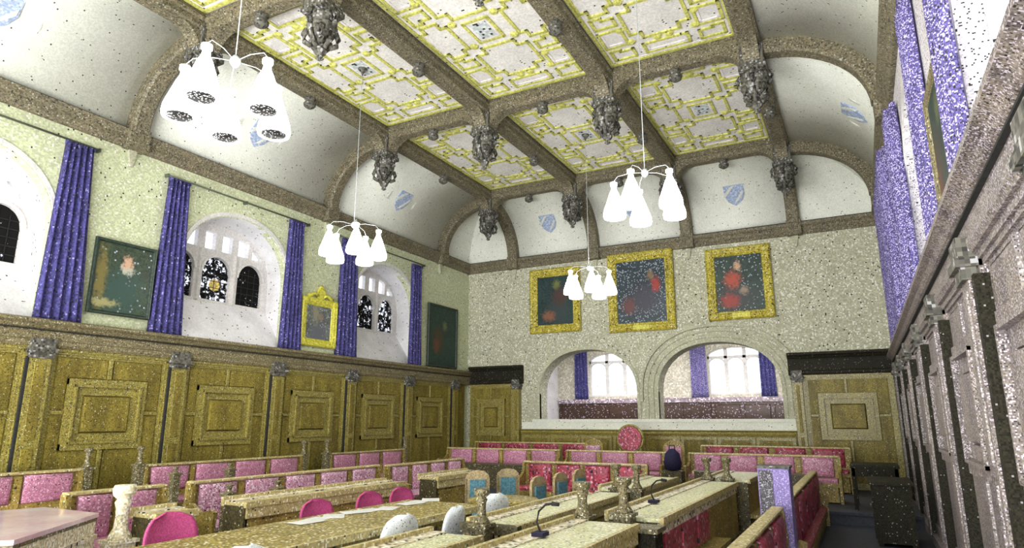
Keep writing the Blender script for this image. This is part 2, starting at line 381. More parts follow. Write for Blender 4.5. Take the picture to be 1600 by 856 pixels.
for x in PX:
    rib(fb_, x, WBc); corbel(wb, x)

# ceiling fields with strapwork
def strap(mb, pts, w, z0, z1, closed=True):
    P = [Vector(p) for p in pts]; n = len(P)
    R = n if closed else n - 1
    for i in range(R):
        a, b = P[i], P[(i + 1) % n]
        x0, x1 = min(a.x, b.x) - w / 2, max(a.x, b.x) + w / 2
        y0, y1 = min(a.y, b.y) - w / 2, max(a.y, b.y) + w / 2
        mb.box(x0, x1, y0, y1, z0, z1)
def stepped(cx, cy, hx, hy, sx, sy):
    q = [(hx, hy - sy), (hx - sx, hy - sy), (hx - sx, hy)]
    out = []
    for (mx, my, rev) in ((1, 1, 0), (-1, 1, 1), (-1, -1, 0), (1, -1, 1)):
        seq = [(mx * a, my * b) for a, b in q]
        out += seq[::-1] if rev else seq
    return [(cx + a, cy + b) for a, b in out]
def strap_mesh():
    hx, hy = 1.315 - .21, 2.325 - .20
    y = MB(); w = MB(); W_, T0, T1 = .055, ZP - .03, ZP + .01
    def rect(cx, cy, a, b): return [(cx - a, cy - b), (cx + a, cy - b), (cx + a, cy + b), (cx - a, cy + b)]
    strap(y, rect(0, 0, hx - .02, hy - .02), .06, T0, T1)
    shapes = [rect(0, 0, .23, .30)]
    for s in (-1, 1):
        shapes.append(stepped(0, s * .98, .50, .50, .19, .17))
        shapes.append(rect(0, s * 1.82, .38, .14))
        shapes.append(stepped(s * .78, 0, .27, .52, .12, .16))
        for t in (-1, 1):
            shapes.append(rect(s * .80, t * 1.30, .20, .24))
            shapes.append([(s * a, t * b) for a, b in ((.58, 1.72), (.58, 1.97), (.97, 1.97), (.97, 1.66), (.80, 1.66), (.80, 1.72))])
            shapes.append([(s * a, t * b) for a, b in ((.62, .70), (.62, .92), (.97, .92), (.97, .62), (.80, .62), (.80, .70))])
    for sh in shapes:
        strap(y, sh, W_, T0, T1)
        cx = sum(p[0] for p in sh) / len(sh); cy = sum(p[1] for p in sh) / len(sh)
        inn = [(p[0] + (cx - p[0]) / max(.01, abs(cx - p[0])) * .055 if abs(cx - p[0]) > .06 else p[0], p[1] + (cy - p[1]) / max(.01, abs(cy - p[1])) * .055 if abs(cy - p[1]) > .06 else p[1]) for p in sh]
        strap(w, rect(0, 0, hx - .08, hy - .08), .03, T0 + .014, T1) if sh is shapes[0] else None
        if len(sh) == 4: strap(w, inn, .045, T0 + .01, T1)
    b = MB()
    for s in (-1, 1):
        for t in (-1, 1):
            for (px, py) in ((.40, .36), (.62, 1.10), (.55, 1.52), (.10, 1.56)):
                b.lathe([(.085, ZP), (.085, ZP - .02), (.05, ZP - .045), (.012, ZP - .05)], (s * px, t * py, 0), 6, False)
    g = MB().box(-.19, .19, -.26, .26, ZP - .018, ZP)
    return (y.mesh('gilt_strapwork', M['gilt_rib']), w.mesh('white_strapwork', M['white_rib']), b.mesh('boss', M['gilt_rib']), g.mesh('grille', M['stipple']))
sm = strap_mesh()
cys = [(-3.25 + 1.4) / 2] + [(a + b) / 2 for a, b in zip(CY[:-1], CY[1:])]
for cy in cys[1:] + [-.925]:
    for a, b in zip(PX[:-1], PX[1:]):
        cx = (a + b) / 2
        pn = MB().box(-1.11, 1.11, -2.13, 2.13, ZP - .006, ZP + .004).build('ceiling_panel', M['ceil'], ceil, (cx, cy, 0))
        for me in sm:
            link(me.name, me, pn)

# carved pendants at the crossings, small ones between
def pendant_mesh():
    mb = MB()
    mb.box(-.19, .19, -.19, .19, 7.58, 7.95)
    mb.box(-.22, .22, -.22, .22, 7.42, 7.50); mb.box(-.20, .20, -.20, .20, 7.50, 7.58)
    mb.lathe([(.21, 7.42), (.235, 7.36), (.22, 7.2), (.20, 7.12), (.15, 7.04), (.10, 7.0)], n=8, smooth=False, ang=PI / 8)
    for i in range(4):
        a = PI / 2 * i + PI / 4
        c, s_ = math.cos(a), math.sin(a)
        mb.tube([(c * .20, s_ * .20, 7.16), (c * .24, s_ * .24, 7.06), (c * .22, s_ * .22, 6.96), (c * .15, s_ * .15, 6.92), (c * .13, s_ * .13, 6.98)], .042, 6)
        a -= PI / 4; c, s_ = math.cos(a), math.sin(a)
        mb.tube([(c * .22, s_ * .22, 7.42), (c * .27, s_ * .27, 7.34), (c * .26, s_ * .26, 7.24), (c * .21, s_ * .21, 7.2)], .04, 6)
        mb.tube([(c * .17, s_ * .17, 7.12), (c * .17, s_ * .17, 6.98), (c * .08, s_ * .08, 6.88)], .035, 6)
    mb.lathe([(.10, 7.02), (.07, 6.93), (.095, 6.87), (.09, 6.82), (.05, 6.78), (.045, 6.75), (.06, 6.73), (.02, 6.70)], n=10)
    return mb.mesh('pendant', M['carved'])
pm = pendant_mesh()
bsm = MB().lathe([(.10, 7.9), (.11, 7.82), (.08, 7.78), (.12, 7.74), (.115, 7.68), (.06, 7.64), (.02, 7.62)], n=8).mesh('beam_boss', M['carved'])
def brace_mesh(r=.42, w=.13):
    # fills the corner between pendant block and beam: quarter round
    n = 7; pts = [(0, 0), (r, 0)] + [(r - r * math.sin(PI / 2 * i / n), -r + r * math.cos(PI / 2 * i / n)) for i in range(1, n)] + [(0, -r)]
    return MB().prism(pts, -w, w, 'y').mesh('brace', M['beam'])
bm_ = brace_mesh()
for x in PX:
    for y in CY:
        link('pendant', pm, ceil, (x, y, 0))
        for k in range(4):
            if x == PX[0] and k == 2 or x == PX[3] and k == 0 or y == CY[3] and k == 1: continue
            a = k * PI / 2
            link('brace', bm_, ceil, (x + .17 * math.cos(a), y + .17 * math.sin(a), ZB + .005), (0, 0, a))
for x in PX:
    for a, b in zip(CY[:-1], CY[1:]): link('beam_boss', bsm, ceil, (x, (a + b) / 2, 0))
for y in CY:
    for a, b in zip(PX[:-1], PX[1:]): link('beam_boss', bsm, ceil, ((a + b) / 2, y, 0))

# painted crests on the coves
def crest_obj(f, a, w, lab, axis):
    t = math.radians(38); th = .02
    d0 = w * (1 - math.cos(t)); z0 = ZC1 - .02 + (ZB + .12 - ZC1) * math.sin(t)
    nrm = Vector((math.cos(t), 0, -math.sin(t))); tan = Vector((w * math.sin(t), 0, (ZB + .12 - ZC1) * math.cos(t))).normalized()
    nrm = Vector((tan.z, 0, -tan.x))
    root = empty('crest', lab, 'crest', f(d0, a, z0), group='painted crests on the coves')
    o0 = Vector(f(0, 0, 0))
    def W3(u, v, n):
        p = tan * v + nrm * (n + .0)
        q = Vector(f(d0 + p.x, a + u, z0 + p.z)) - Vector(f(d0, a, z0)); return tuple(q)
    def disc(pts, n0, n1): return MB().sweep([[W3(u, v, n) for u, v in pts] for n in (n0, n1)])
    sh = [(-.24, .27), (.24, .27), (.25, .0), (.17, -.18), (0, -.32), (-.17, -.18), (-.25, 0)]
    disc(sh, -.06, .035).build('shield', M['crest'], root)
    disc([(-.24, .05), (-.05, .25), (.03, .25), (-.24, -.06)], .03, .05).build('bend', M['crest_ring'], root)
    disc([(.05, -.2), (.22, .02), (.22, .12), (-.03, -.23)], .03, .05).build('bend', M['crest_ring'], root)
    ring = MB(); n = 24
    for i in range(n):
        a0, a1 = 2 * PI * i / n, 2 * PI * (i + 1) / n
        q = [(.50 * math.cos(a0), .50 * math.sin(a0)), (.50 * math.cos(a1), .50 * math.sin(a1)), (.56 * math.cos(a1), .56 * math.sin(a1)), (.56 * math.cos(a0), .56 * math.sin(a0))]
        ring.sweep([[W3(u, v, nn - (abs(v) * .10 if True else 0)) for u, v in q] for nn in (-.10, .02)])
    ring.build('roundel', M['crest_ring'], root)
for y, lab in ((3.72, 'large faint blue shield painted on the left cove, top left corner of view'),
               (8.37, 'pale blue painted shield on the left cove behind the near left lamp cluster'),
               (13.02, 'pale blue painted shield on the left cove nearest the far wall')): crest_obj(fl_, y, WLc, lab, 'y')
for x, lab in ((-7.62, 'small blue painted shield on the back cove, leftmost of the three there'),
               (-5.0, 'small blue painted shield on the back cove above the middle gilt portrait'),
               (-2.35, 'small blue painted shield on the back cove above the right gilt portrait')): crest_obj(fb_, x, WBc, lab, 'x')
crest_obj(fr_, 13.02, WRc, 'pale blue painted shield on the right cove above the right wall', 'y')

# ------------------------------------------------------------------ oak panelling
def bay_parts(par, u0, W, mp, mm, ztop=2.75):
    """one bay: backing, four fields, rails, centre frame and centre panel; par in wall frame"""
    z0 = .12
    b = MB(); b.box(u0, u0 + W, z0, ztop, 0, .05); b.build('backing_board', mp, par)
    f = MB(); t = .075                                  # outer moulding
    for k, (dz, tt) in enumerate(((.105, .05), (.085, .085), (.065, .115))):
        f.box(u0, u0 + tt, z0, ztop, .04, dz); f.box(u0 + W - tt, u0 + W, z0, ztop, .04, dz)
        f.box(u0, u0 + W, ztop - tt, ztop, .04, dz - .002); f.box(u0, u0 + W, z0, z0 + tt + .1, .04, dz - .002)
    f.build('outer_frame', mm, par)
    cx = u0 + W / 2 - .03; hw = min(.61, W * .32); za, zb = 1.27, 2.32
    fr = MB()
    for (o, i, n) in ((0, .09, .11), (.09, .12, .14), (.12, .24, .085)):
        fr.box(cx - hw + o, cx - hw + i, za + o, zb - o, .04, n); fr.box(cx + hw - i, cx + hw - o, za + o, zb - o, .04, n)
        fr.box(cx - hw + o, cx + hw - o, zb - i, zb - o, .04, n - .002); fr.box(cx - hw + o, cx + hw - o, za + o, za + i, .04, n - .002)
    fr.build('centre_frame', mm, par)
    MB().box(cx - hw + .24, cx + hw - .24, za + .24, zb - .24, .04, .12, .03).build('centre_panel', mp, par)
    ui, uo = u0 + .12, u0 + W - .12
    r = .035
    for (a, c, d, e) in ((cx - r, cx + r, zb, ztop - .11), (cx - r, cx + r, z0 + .2, za), (ui, cx - hw, 1.78, 1.85), (cx + hw, uo, 1.78, 1.85)):
        MB().box(a, c, d, e, .045, .085, .012).build('rail', mm, par)
    g = .02
    for (sx0, sx1, inner) in ((ui, cx, cx - hw), (uo, cx, cx + hw)):
        s = 1 if sx1 > sx0 else -1
        for up in (0, 1):
            mb = MB()
            if up: (y0, y1, yc) = (1.85 + g, ztop - .13, zb + g)
            else: (y0, y1, yc) = (z0 + .22, 1.78 - g, za - g)
            a, bx = sx0 + s * g, inner - s * g
            xe = sx1 - s * (r + g)
            pts = [(a, y0), (bx, y0), (bx, yc), (xe, yc), (xe, y1), (a, y1)] if up else [(a, y0), (xe, y0), (xe, yc), (bx, yc), (bx, y1), (a, y1)]
            mb.prism(pts, .045, .068)
            mb.build('field_panel', mp, par)
def pilaster(par, u, w, mp, mm, ztop=2.75, thick=.17):
    p = MB().box(u, u + w, .1, 2.62, 0, thick).build('pilaster', mm, par)
    if par is wl: MB().box(u - .035, u, .1, 2.6, .02, thick - .02).build('painted_shadow_strip', M['gap'], p)  # black strip painted as the pilaster's dark return side
    if par is wr: MB().box(u + w, u + w + .10, .1, 2.6, .02, thick - .02).build('painted_shadow_strip', M['dark_wood'], p)  # same painted dark return, wider on this wall
    MB().box(u + .06, u + w - .06, 1.42, 2.52, thick - .01, thick + .012, .01).build('pilaster_panel', mp, p)
    MB().box(u + .06, u + w - .06, .3, 1.32, thick - .01, thick + .012, .01).build('pilaster_panel', mp, p)
    c = MB(); c.box(u - .02, u + w + .02, 2.58, 2.66, 0, thick + .03); c.box(u - .05, u + w + .05, 2.66, 2.72, 0, thick + .06); c.box(u - .02, u + w + .02, 2.72, 2.86, 0, thick + .04)
    c.build('capital', M['carved'], p)
def entab(par, u0, u1, mm, zt=3.15, ends=False, dark=None):
    k = zt - 3.15
    prof = [(0, 2.75), (.13, 2.75), (.15, 2.79), (.15, 2.84), (.12, 2.86), (.12, 2.99 + k), (.17, 3.02 + k), (.20, 3.06 + k), (.25, 3.09 + k), (.25, 3.13 + k), (.2, 3.15 + k), (0, 3.15 + k)]
    MB().sweep([[(u, z, n) for n, z in prof] for u in (u0, u1)]).build('entablature', dark or mm, par)
    MB().box(u0, u1, 2.985 + k, 3.0 + k, .1, .155).build('shadow_bead', M['gap'], par)  # black strip painting the shadow line under the cornice
    MB().box(u0, u1, 0, .14, 0, .16).build('plinth', mm, par)
PU = [.55, 2.75, 4.95, 7.15, 9.35, 11.55, 13.75, 15.95]
for par, sg, mp, mm in ((wl, 1, M['panel'], M['moulding']), (wr, -1, M['right_panel'], M['right_panel'])):
    for p in PU:
        if sg > 0:
            pilaster(par, p, .28, mp, mm)
            W = 1.92 if p < 15 else YB - .25 - p - .28
            if W > 1.2: bay_parts(par, p + .28, W, mp, mm)
            elif W > .2: MB().box(p + .28, p + .28 + W, .12, 2.75, 0, .06).build('filler_panel', mp, par)
        else:
            pilaster(par, -p - .28, .28, mp, mm)
            W = 1.92 if p < 15 else YB - .25 - p - .28
            if W > 1.2: bay_parts(par, -p - .28 - W, W, mp, mm)
            elif W > .2: MB().box(-p - .28 - W, -p - .28, .12, 2.75, 0, .06).build('filler_panel', mp, par)
    entab(par, YF if sg > 0 else -YB, YB if sg > 0 else -YF, M['cornice_wood'] if sg > 0 else M['right_panel'])
# back wall: panelled wings left and right, low dado under the openings
def wing(u0, u1):
    pilaster(wb, u0 if u0 > -5 else u1 - .2, .2, M['panel'], M['moulding'])
    w0, w1 = (u0 + .2, u1) if u0 > -5 else (u0, u1 - .2)
    bay_parts(wb, w0, w1 - w0, M['panel'], M['moulding'])
    entab(wb, u0 - (.08 if u0 > -5 else 0), u1 + (.08 if u0 < -5 else 0), M['dark_wood'], 3.28, dark=M['dark_wood'])
wing(XL + .17, -8.72); wing(-1.4, XR - .17)
dd = MB(); dd.box(-8.7, -1.42, 0, 1.36, 0, .06)
dd.build('dado_board', M['panel'], wb)
MB().sweep([[(u, z, n) for n, z in [(0, 1.34), (.08, 1.34), (.10, 1.38), (.08, 1.42), (.12, 1.46), (0, 1.47)]] for u in (-8.7, -1.42)]).build('dado_rail', M['moulding'], wb)
for i in range(8):
    u = -8.66 + i * .905
    fr = MB()
    for (a, b, c, d) in ((0, .07, 0, 1.1), (.8, .87, 0, 1.1), (.07, .8, 0, .07), (.07, .8, 1.03, 1.1)): fr.box(u + a, u + b, .2 + c, .2 + d, .055, .08)
    fr.build('dado_frame', M['moulding'], wb)
    MB().box(u + .12, u + .75, .32, 1.18, .055, .075, .02).build('dado_panel', M['panel'], wb)
# moulded arch surrounds of the two openings
def arch_ring(par, c, hw, spring, top, off0, off1, n0, n1, base, name, m):
    pts0, pts1 = [], []; K = 24
    for i in range(K + 1):
        t = PI * i / K; u = -math.cos(t)
        def P(off):
            h = hw + off; uu = u * h; return (c + uu, arch_z(c + uu, c, h, spring, top + off))
        pts0.append(P(off0)); pts1.append(P(off1))
    pts0 = [(pts0[0][0], base)] + pts0 + [(pts0[-1][0], base)]; pts1 = [(pts1[0][0], base)] + pts1 + [(pts1[-1][0], base)]
    secs = [[(a[0], a[1], n0), (b[0], b[1], n0), (b[0], b[1], n1), (a[0], a[1], n1)] for a, b in zip(pts0, pts1)]
    return MB().sweep(secs).build(name, m, par)
for (c, hw, si, sp, tp), wide in zip(ops_b, (0, 1)):
    arch_ring(wb, c, hw, sp, tp, 0, .09, -.1, .03, si, 'arch_moulding', M['stone_arch'])
    if wide:
        arch_ring(wb, c, hw, sp, tp, .12, .22, -.02, .035, si, 'arch_moulding', M['stone_arch'])
        arch_ring(wb, c, hw, sp, tp, .27, .33, -.02, .03, si, 'arch_moulding', M['stone_arch'])
        arch_ring(wb, c, hw, sp, tp, .40, .47, -.02, .07, 2.2, 'hood_mould', M['stone_arch'])
MB().box(-8.35, -1.42, 1.66, 1.74, -.5, .05).build('sill', M['plaster_white'], wb)
MB().box(-8.7, -1.42, 1.46, 1.66, 0, .02).build('sill_band', M['plaster_white'], wb)

# ------------------------------------------------------------------ hall windows (tracery in the wall's frame)
def window(n, par_loc, rot, c, glass, shades=0):
    """c = centre along local x; stone tracery set .63 behind the wall face"""
    hw, Z0, SP, TP = 1.30, 3.98, 4.62, 5.58
    dz = -.66
    # stone plate with lights cut out: build by columns
    mains = [(-.82, .31), (0, .32), (.82, .31)]
    ups = [(-.98, .12), (-.62, .13), (-.20, .12), (.20, .12), (.60, .13), (.95, .12)]
    cuts = [-hw, hw]
    for m_, w in mains: cuts += [m_ - w + 2 * w * (1 - math.cos(PI * i / 8)) / 2 for i in range(9)]
    for m_, w in ups: cuts += [m_ - w + w * i / 2 for i in range(5)]
    cuts += [-hw + 2 * hw * (1 - math.cos(PI * i / 16)) / 2 for i in range(17)]
    cuts = sorted(set(round(x, 4) for x in cuts)); st = MB()
    def am(u, m_, w): t = min(1, abs(u - m_) / w); return 4.60 + .32 * math.sqrt(max(0, 1 - t * t))
    for a, b in zip(cuts[:-1], cuts[1:]):
        mid = (a + b) / 2; lo = [Z0, Z0]
        segs = []      # solid quads (za0,zb0,za1,zb1)
        mm_ = [q for q in mains if abs(mid - q[0]) < q[1]]
        top = (arch_z(a, 0, hw, SP, TP), arch_z(b, 0, hw, SP, TP))
        cur = (Z0, Z0)
        if mm_:
            segs.append((cur, (Z0 + .06, Z0 + .06))); cur = (am(a, *mm_[0]), am(b, *mm_[0]))
        uu = [q for q in ups if abs(mid - q[0]) < q[1]]
        if uu:
            lim = min(top) - .07; u1 = min(5.42 - abs(uu[0][0]) * .0, lim)
            if u1 > 5.12:
                segs.append((cur, (5.06, 5.06))); cur = (u1, u1)
        segs.append((cur, top))
        for (s0, s1) in segs:
            if min(s1[0] - s0[0], s1[1] - s0[1]) > -.001:
                st.prism([(a, s0[0]), (b, s0[1]), (b, s1[1] + .0001), (a, s1[0] + .0001)], dz - .12, dz)
    w_ = st.build('window_%d' % n, M['stone'], None, par_loc, rot, kind='structure')
    w_.data.transform(Matrix.Translation((c, 0, 0)))
    for j, (m_, w) in enumerate(mains):
        pts = [(c + m_ - w, Z0 + .05), (c + m_ + w, Z0 + .05)] + [(c + m_ + w * math.cos(PI * i / 8), 4.60 + .33 * math.sin(PI * i / 8)) for i in range(9)]
        MB().prism(pts, dz - .07, dz - .06).build('pane', M[glass[j]], w_)
        ld = MB()
        for k in range(1, 4): ld.box(c + m_ - w + w * k / 2 - .006, c + m_ - w + w * k / 2 + .006, Z0 + .05, 4.85 if k == 2 else 4.78, dz - .06, dz - .045)
        for k in range(1, 6): ld.box(c + m_ - w, c + m_ + w, Z0 + .05 + k * .135 - .006, Z0 + .05 + k * .135 + .006, dz - .06, dz - .045)
        ld.build('leading', M['lead'], w_)
        hood = MB().sweep([[(c + m_ + (w + o) * math.cos(t), 4.60 + (.32 + o) * math.sin(t), zz) for o, zz in ((0, dz), (.05, dz), (.05, dz + .03), (0, dz + .03))] for t in [PI * i / 10 for i in range(11)]])
        hood.build('light_arch', M['stone'], w_)
    for m_, w in ups:
        tp = min(arch_z(m_ - w, 0, hw, SP, TP), arch_z(m_ + w, 0, hw, SP, TP)) - .06
        if min(5.44, tp) > 5.12: MB().box(c + m_ - w, c + m_ + w, 5.05, min(5.44, tp), dz - .07, dz - .06).build('pane', M['glass_clear'], w_)
    for x in (-.41, .41):
        MB().box(c + x - .045, c + x + .045, Z0, 5.06, dz - .02, dz + .05, .03).build('mullion', M['stone'], w_)
    if 'glass_patchy' == glass[1] and n == 2:
        MB().lathe([(.01, 0), (.13, 0), (.13, .008), (.01, .008)], (c + .02, 4.36, dz - .058), 8, False).build('stained_roundel', M['glass_stain'], w_)
    # splayed reveal and sloping sill
    rv = MB(); K = 18; O = []; I = []
    for i in range(K + 1):
        u = -math.cos(PI * i / K)
        O.append((c + u * 1.23, arch_z(c + u * 1.23, c, 1.23, 4.45, 5.62), -.0)); I.append((c + u * hw, arch_z(c + u * hw, c, hw, SP, TP), dz))
    O = [(c - 1.23, 3.12, 0)] + O + [(c + 1.23, 3.12, 0)]; I = [(c - hw, Z0, dz)] + I + [(c + hw, Z0, dz)]
    n_ = len(O)
    rv.add(O + I, [(i, i + 1, n_ + i + 1, n_ + i) for i in range(n_ - 1)] , False)
    O2 = [(c + (p[0] - c) * 1.12, p[1] + .12 if i not in (0, n_ - 1) else 3.0, p[2] - .17) for i, p in enumerate(O)]; 
    rv.build('reveal', M['plaster_sill'], w_, fix=False)
    MB().add([(c - 1.23, 3.12, 0), (c + 1.23, 3.12, 0), (c + hw, Z0, dz), (c - hw, Z0, dz), (c - 1.23, 3.06, 0), (c + 1.23, 3.06, 0), (c + hw, 3.9, dz - .05), (c - hw, 3.9, dz - .05)],
             [(0, 1, 2, 3), (7, 6, 5, 4), (0, 4, 5, 1), (2, 6, 7, 3), (1, 5, 6, 2), (3, 7, 4, 0)]).build('sloping_sill', M['plaster_sill'], w_)
    for off in (.0, ):
        arch_ring(w_, c, 1.23, 4.45, 5.62, 0.02, .09, -.02, .02, 3.15, 'arch_band', M['stone'])
    return w_
window(1, (XL, 0, 0), RL, WC[0], ['glass_black'] * 3)
window(2, (XL, 0, 0), RL, WC[1], ['glass_patchy', 'glass_patchy', 'glass_black'])
window(3, (XL, 0, 0), RL, WC[2], ['glass_clear', 'glass_patchy', 'glass_patchy'])
for i, c in enumerate(WC): window(4 + i, (XR, 0, 0), RR, -c, ['glass_clear'] * 3)

# ------------------------------------------------------------------ side room seen through the openings
sr = MB()
sr.box(-10.4, -.4, 21.5, 21.6, .3, 2.5)
def sr_far():
    return wall_mesh(-10.4, -.4, 0, 4.6, [(-7.45, .95, 2.5, 3.7, 4.0), (-3.45, .86, 2.5, 3.7, 4.0)], .4)
sw = structure('wall_side_room', sr_far(), M['plaster_room'], (0, 21.5, 0), RB)
structure('wall_side_room_left', MB().box(-9.75, -9.55, 17.45, 21.5, 0, 4.6), M['plaster_sill'])
structure('wall_side_room_right', MB().box(-.6, -.4, 17.45, 21.5, 0, 4.6), M['plaster_room'])
structure('ceiling_side_room', MB().box(-10.4, -.4, 17.45, 21.9, 4.5, 4.6), M['plaster_white'])
MB().box(-9.5, -.6, 0, 2.28, 0, .05).build('wainscot', M['wainscot'], sw)
MB().box(-9.5, -.6, 2.28, 2.42, 0, .09).build('wainscot_rail', M['wainscot_rail'], sw)
for i in range(10):
    MB().box(-9.4 + i * .88, -8.62 + i * .88, 1.3, 2.2, .045, .07, .03).build('wainscot_panel', M['wainscot'], sw)
for k, (c, hw) in enumerate(((-7.45, .95), (-3.45, .86))):
    st = MB()
    for u in [c - hw + 2 * hw * i / 3 for i in range(4)]: st.box(u - .05, u + .05, 2.5, 3.99, -.3, -.2)
    st.box(c - hw, c + hw, 2.5, 2.56, -.3, -.18); st.box(c - hw, c + hw, 3.66, 3.74, -.3, -.2)
    ws = st.build('window_%d' % (7 + k), M['stone'], None, (0, 21.5, 0), RB, kind='structure')
    for j in range(3):
        u = c - hw + 2 * hw * (j + .5) / 3; h = hw / 3 - .04
        MB().box(u - h, u + h, 2.55, 3.67, -.26, -.25).build('pane', M['glass_clear'], ws)
        MB().box(u - h, u + h, 3.73, 3.9, -.26, -.25).build('pane', M['glass_clear'], ws)
        MB().sweep([[(u + (h + o) * math.cos(t), 3.44 + (.22 + o) * math.sin(t), zz) for o, zz in ((0, -.24), (.05, -.24), (.05, -.19), (0, -.19))] for t in [PI * i / 8 for i in range(9)]]).build('light_arch', M['stone'], ws)

# ------------------------------------------------------------------ curtains
def curtain(u0, u1, z0, z1, loc, rot, label, group, m, folds=5, depth=.07, flare=.12, out=.05, name='curtain'):
    root = empty(name, label, 'curtain', loc, rot, group)
    w = u1 - u0; mb = MB(); rows = 10; n = folds * 8
    secs = []
    for r in range(rows + 1):
        t = r / rows; z = z1 - (z1 - z0) * t; fl = flare * t; sec = []
        for i in range(n + 1):
            s = i / n; u = (u0 - fl * .3) + (w + fl) * s
            sec.append((u, z, out + depth * (.55 + .45 * math.sin(s * folds * 2 * PI + .5 * math.sin(t * 3 + s * 4)))))
        sec += [(u0 + w + fl * .7, z, .02), (u0 - fl * .3, z, .02)]
        secs.append(sec)
    mb.sweep(secs, True)
    o = mb.build('cloth', m, root)
    hd = MB()
    for i in range(folds * 2 + 1):
        u = u0 + w * i / (folds * 2); hd.box(u - .012, u + .012, z1 - .02, z1 + .05, .03, .10)
    hd.build('heading_tape', m, root)
    return root
gl_ = 'blue velvet curtains of the left wall'
curtain(5.02, 5.42, 3.08, 5.93, (XL, 0, 0), RL, 'indigo curtain beside the leftmost window, left of the dark bearded portrait', gl_, M['curtain'], 5, .09, .25)
curtain(6.76, 7.14, 3.08, 5.92, (XL, 0, 0), RL, 'indigo curtain between the bearded portrait and the middle left window', gl_, M['curtain'], 5, .09, .22)
curtain(9.58, 9.96, 3.08, 5.90, (XL, 0, 0), RL, 'indigo curtain on the right of the middle window, left of the small gilt mirror frame', gl_, M['curtain'], 5, .09, .18)
curtain(11.22, 11.75, 3.05, 5.90, (XL, 0, 0), RL, 'indigo curtain right of the small gilt frame, behind the hanging lamp cluster', gl_, M['curtain'], 5, .09, .14)
curtain(13.98, 14.38, 3.05, 5.86, (XL, 0, 0), RL, 'narrow indigo curtain beside the far dark portrait, last on the left wall', gl_, M['curtain'], 4, .08, .10)
gr_ = 'violet curtains of the right wall'
curtain(-2.75, -2.2, 3.1, 5.9, (XR, 0, 0), RR, 'violet curtain at the top right corner of the view, nearest on the right wall', gr_, M['curtain_r'], 5, .07, .2, .02)
curtain(-5.6, -5.05, 3.1, 5.9, (XR, 0, 0), RR, 'dark violet curtain just past the nearest right window', gr_, M['curtain_r'], 5, .07, .2, .02)
curtain(-7.4, -6.8, 3.1, 5.9, (XR, 0, 0), RR, 'broad blue violet curtain before the second right window', gr_, M['curtain_r'], 5, .09, .2, .03)
curtain(-10.2, -9.6, 3.1, 5.9, (XR, 0, 0), RR, 'blue violet curtain behind the broad one, past the second right window', gr_, M['curtain_r'], 5, .12, .2, .06)
curtain(-14.5, -11.2, 3.1, 5.95, (XR, 0, 0), RR, 'drawn indigo curtain at the far end of the right wall', gr_, M['curtain_r'], 14, .14, .1, .10)
go = 'curtains of the room behind the arches'
curtain(-8.85, -8.42, 2.42, 4.2, (0, 21.5, 0), RB, 'dark blue curtain seen through the left arch', go, M['curtain'], 4, .08, .05)
curtain(-4.80, -4.32, 2.42, 4.2, (0, 21.5, 0), RB, 'speckled indigo curtain on the left in the right arch', go, M['curtain_r'], 4, .08, .05)
curtain(-2.68, -2.28, 2.42, 4.2, (0, 21.5, 0), RB, 'deep violet curtain on the right in the right arch', go, M['curtain'], 4, .08, .05)
def rail_(u0, u1, z, loc, rot, lab):
    root = empty('curtain_rail', lab, 'curtain rail', loc, rot, 'curtain rails')
    MB().tube([(u0, z, .09), (u1, z, .09)], .018, 6).build('rod', M['iron'], root)
    for u in (u0, (u0 + u1) / 2, u1): MB().box(u - .015, u + .015, z - .03, z + .03, 0, .10).build('bracket', M['iron'], root)
rail_(1.9, 5.5, 5.97, (XL, 0, 0), RL, 'thin dark curtain rail over the leftmost window')
rail_(6.7, 10.1, 5.96, (XL, 0, 0), RL, 'thin dark curtain rail over the middle left window')
rail_(11.1, 14.5, 5.96, (XL, 0, 0), RL, 'thin dark curtain rail over the far left window')

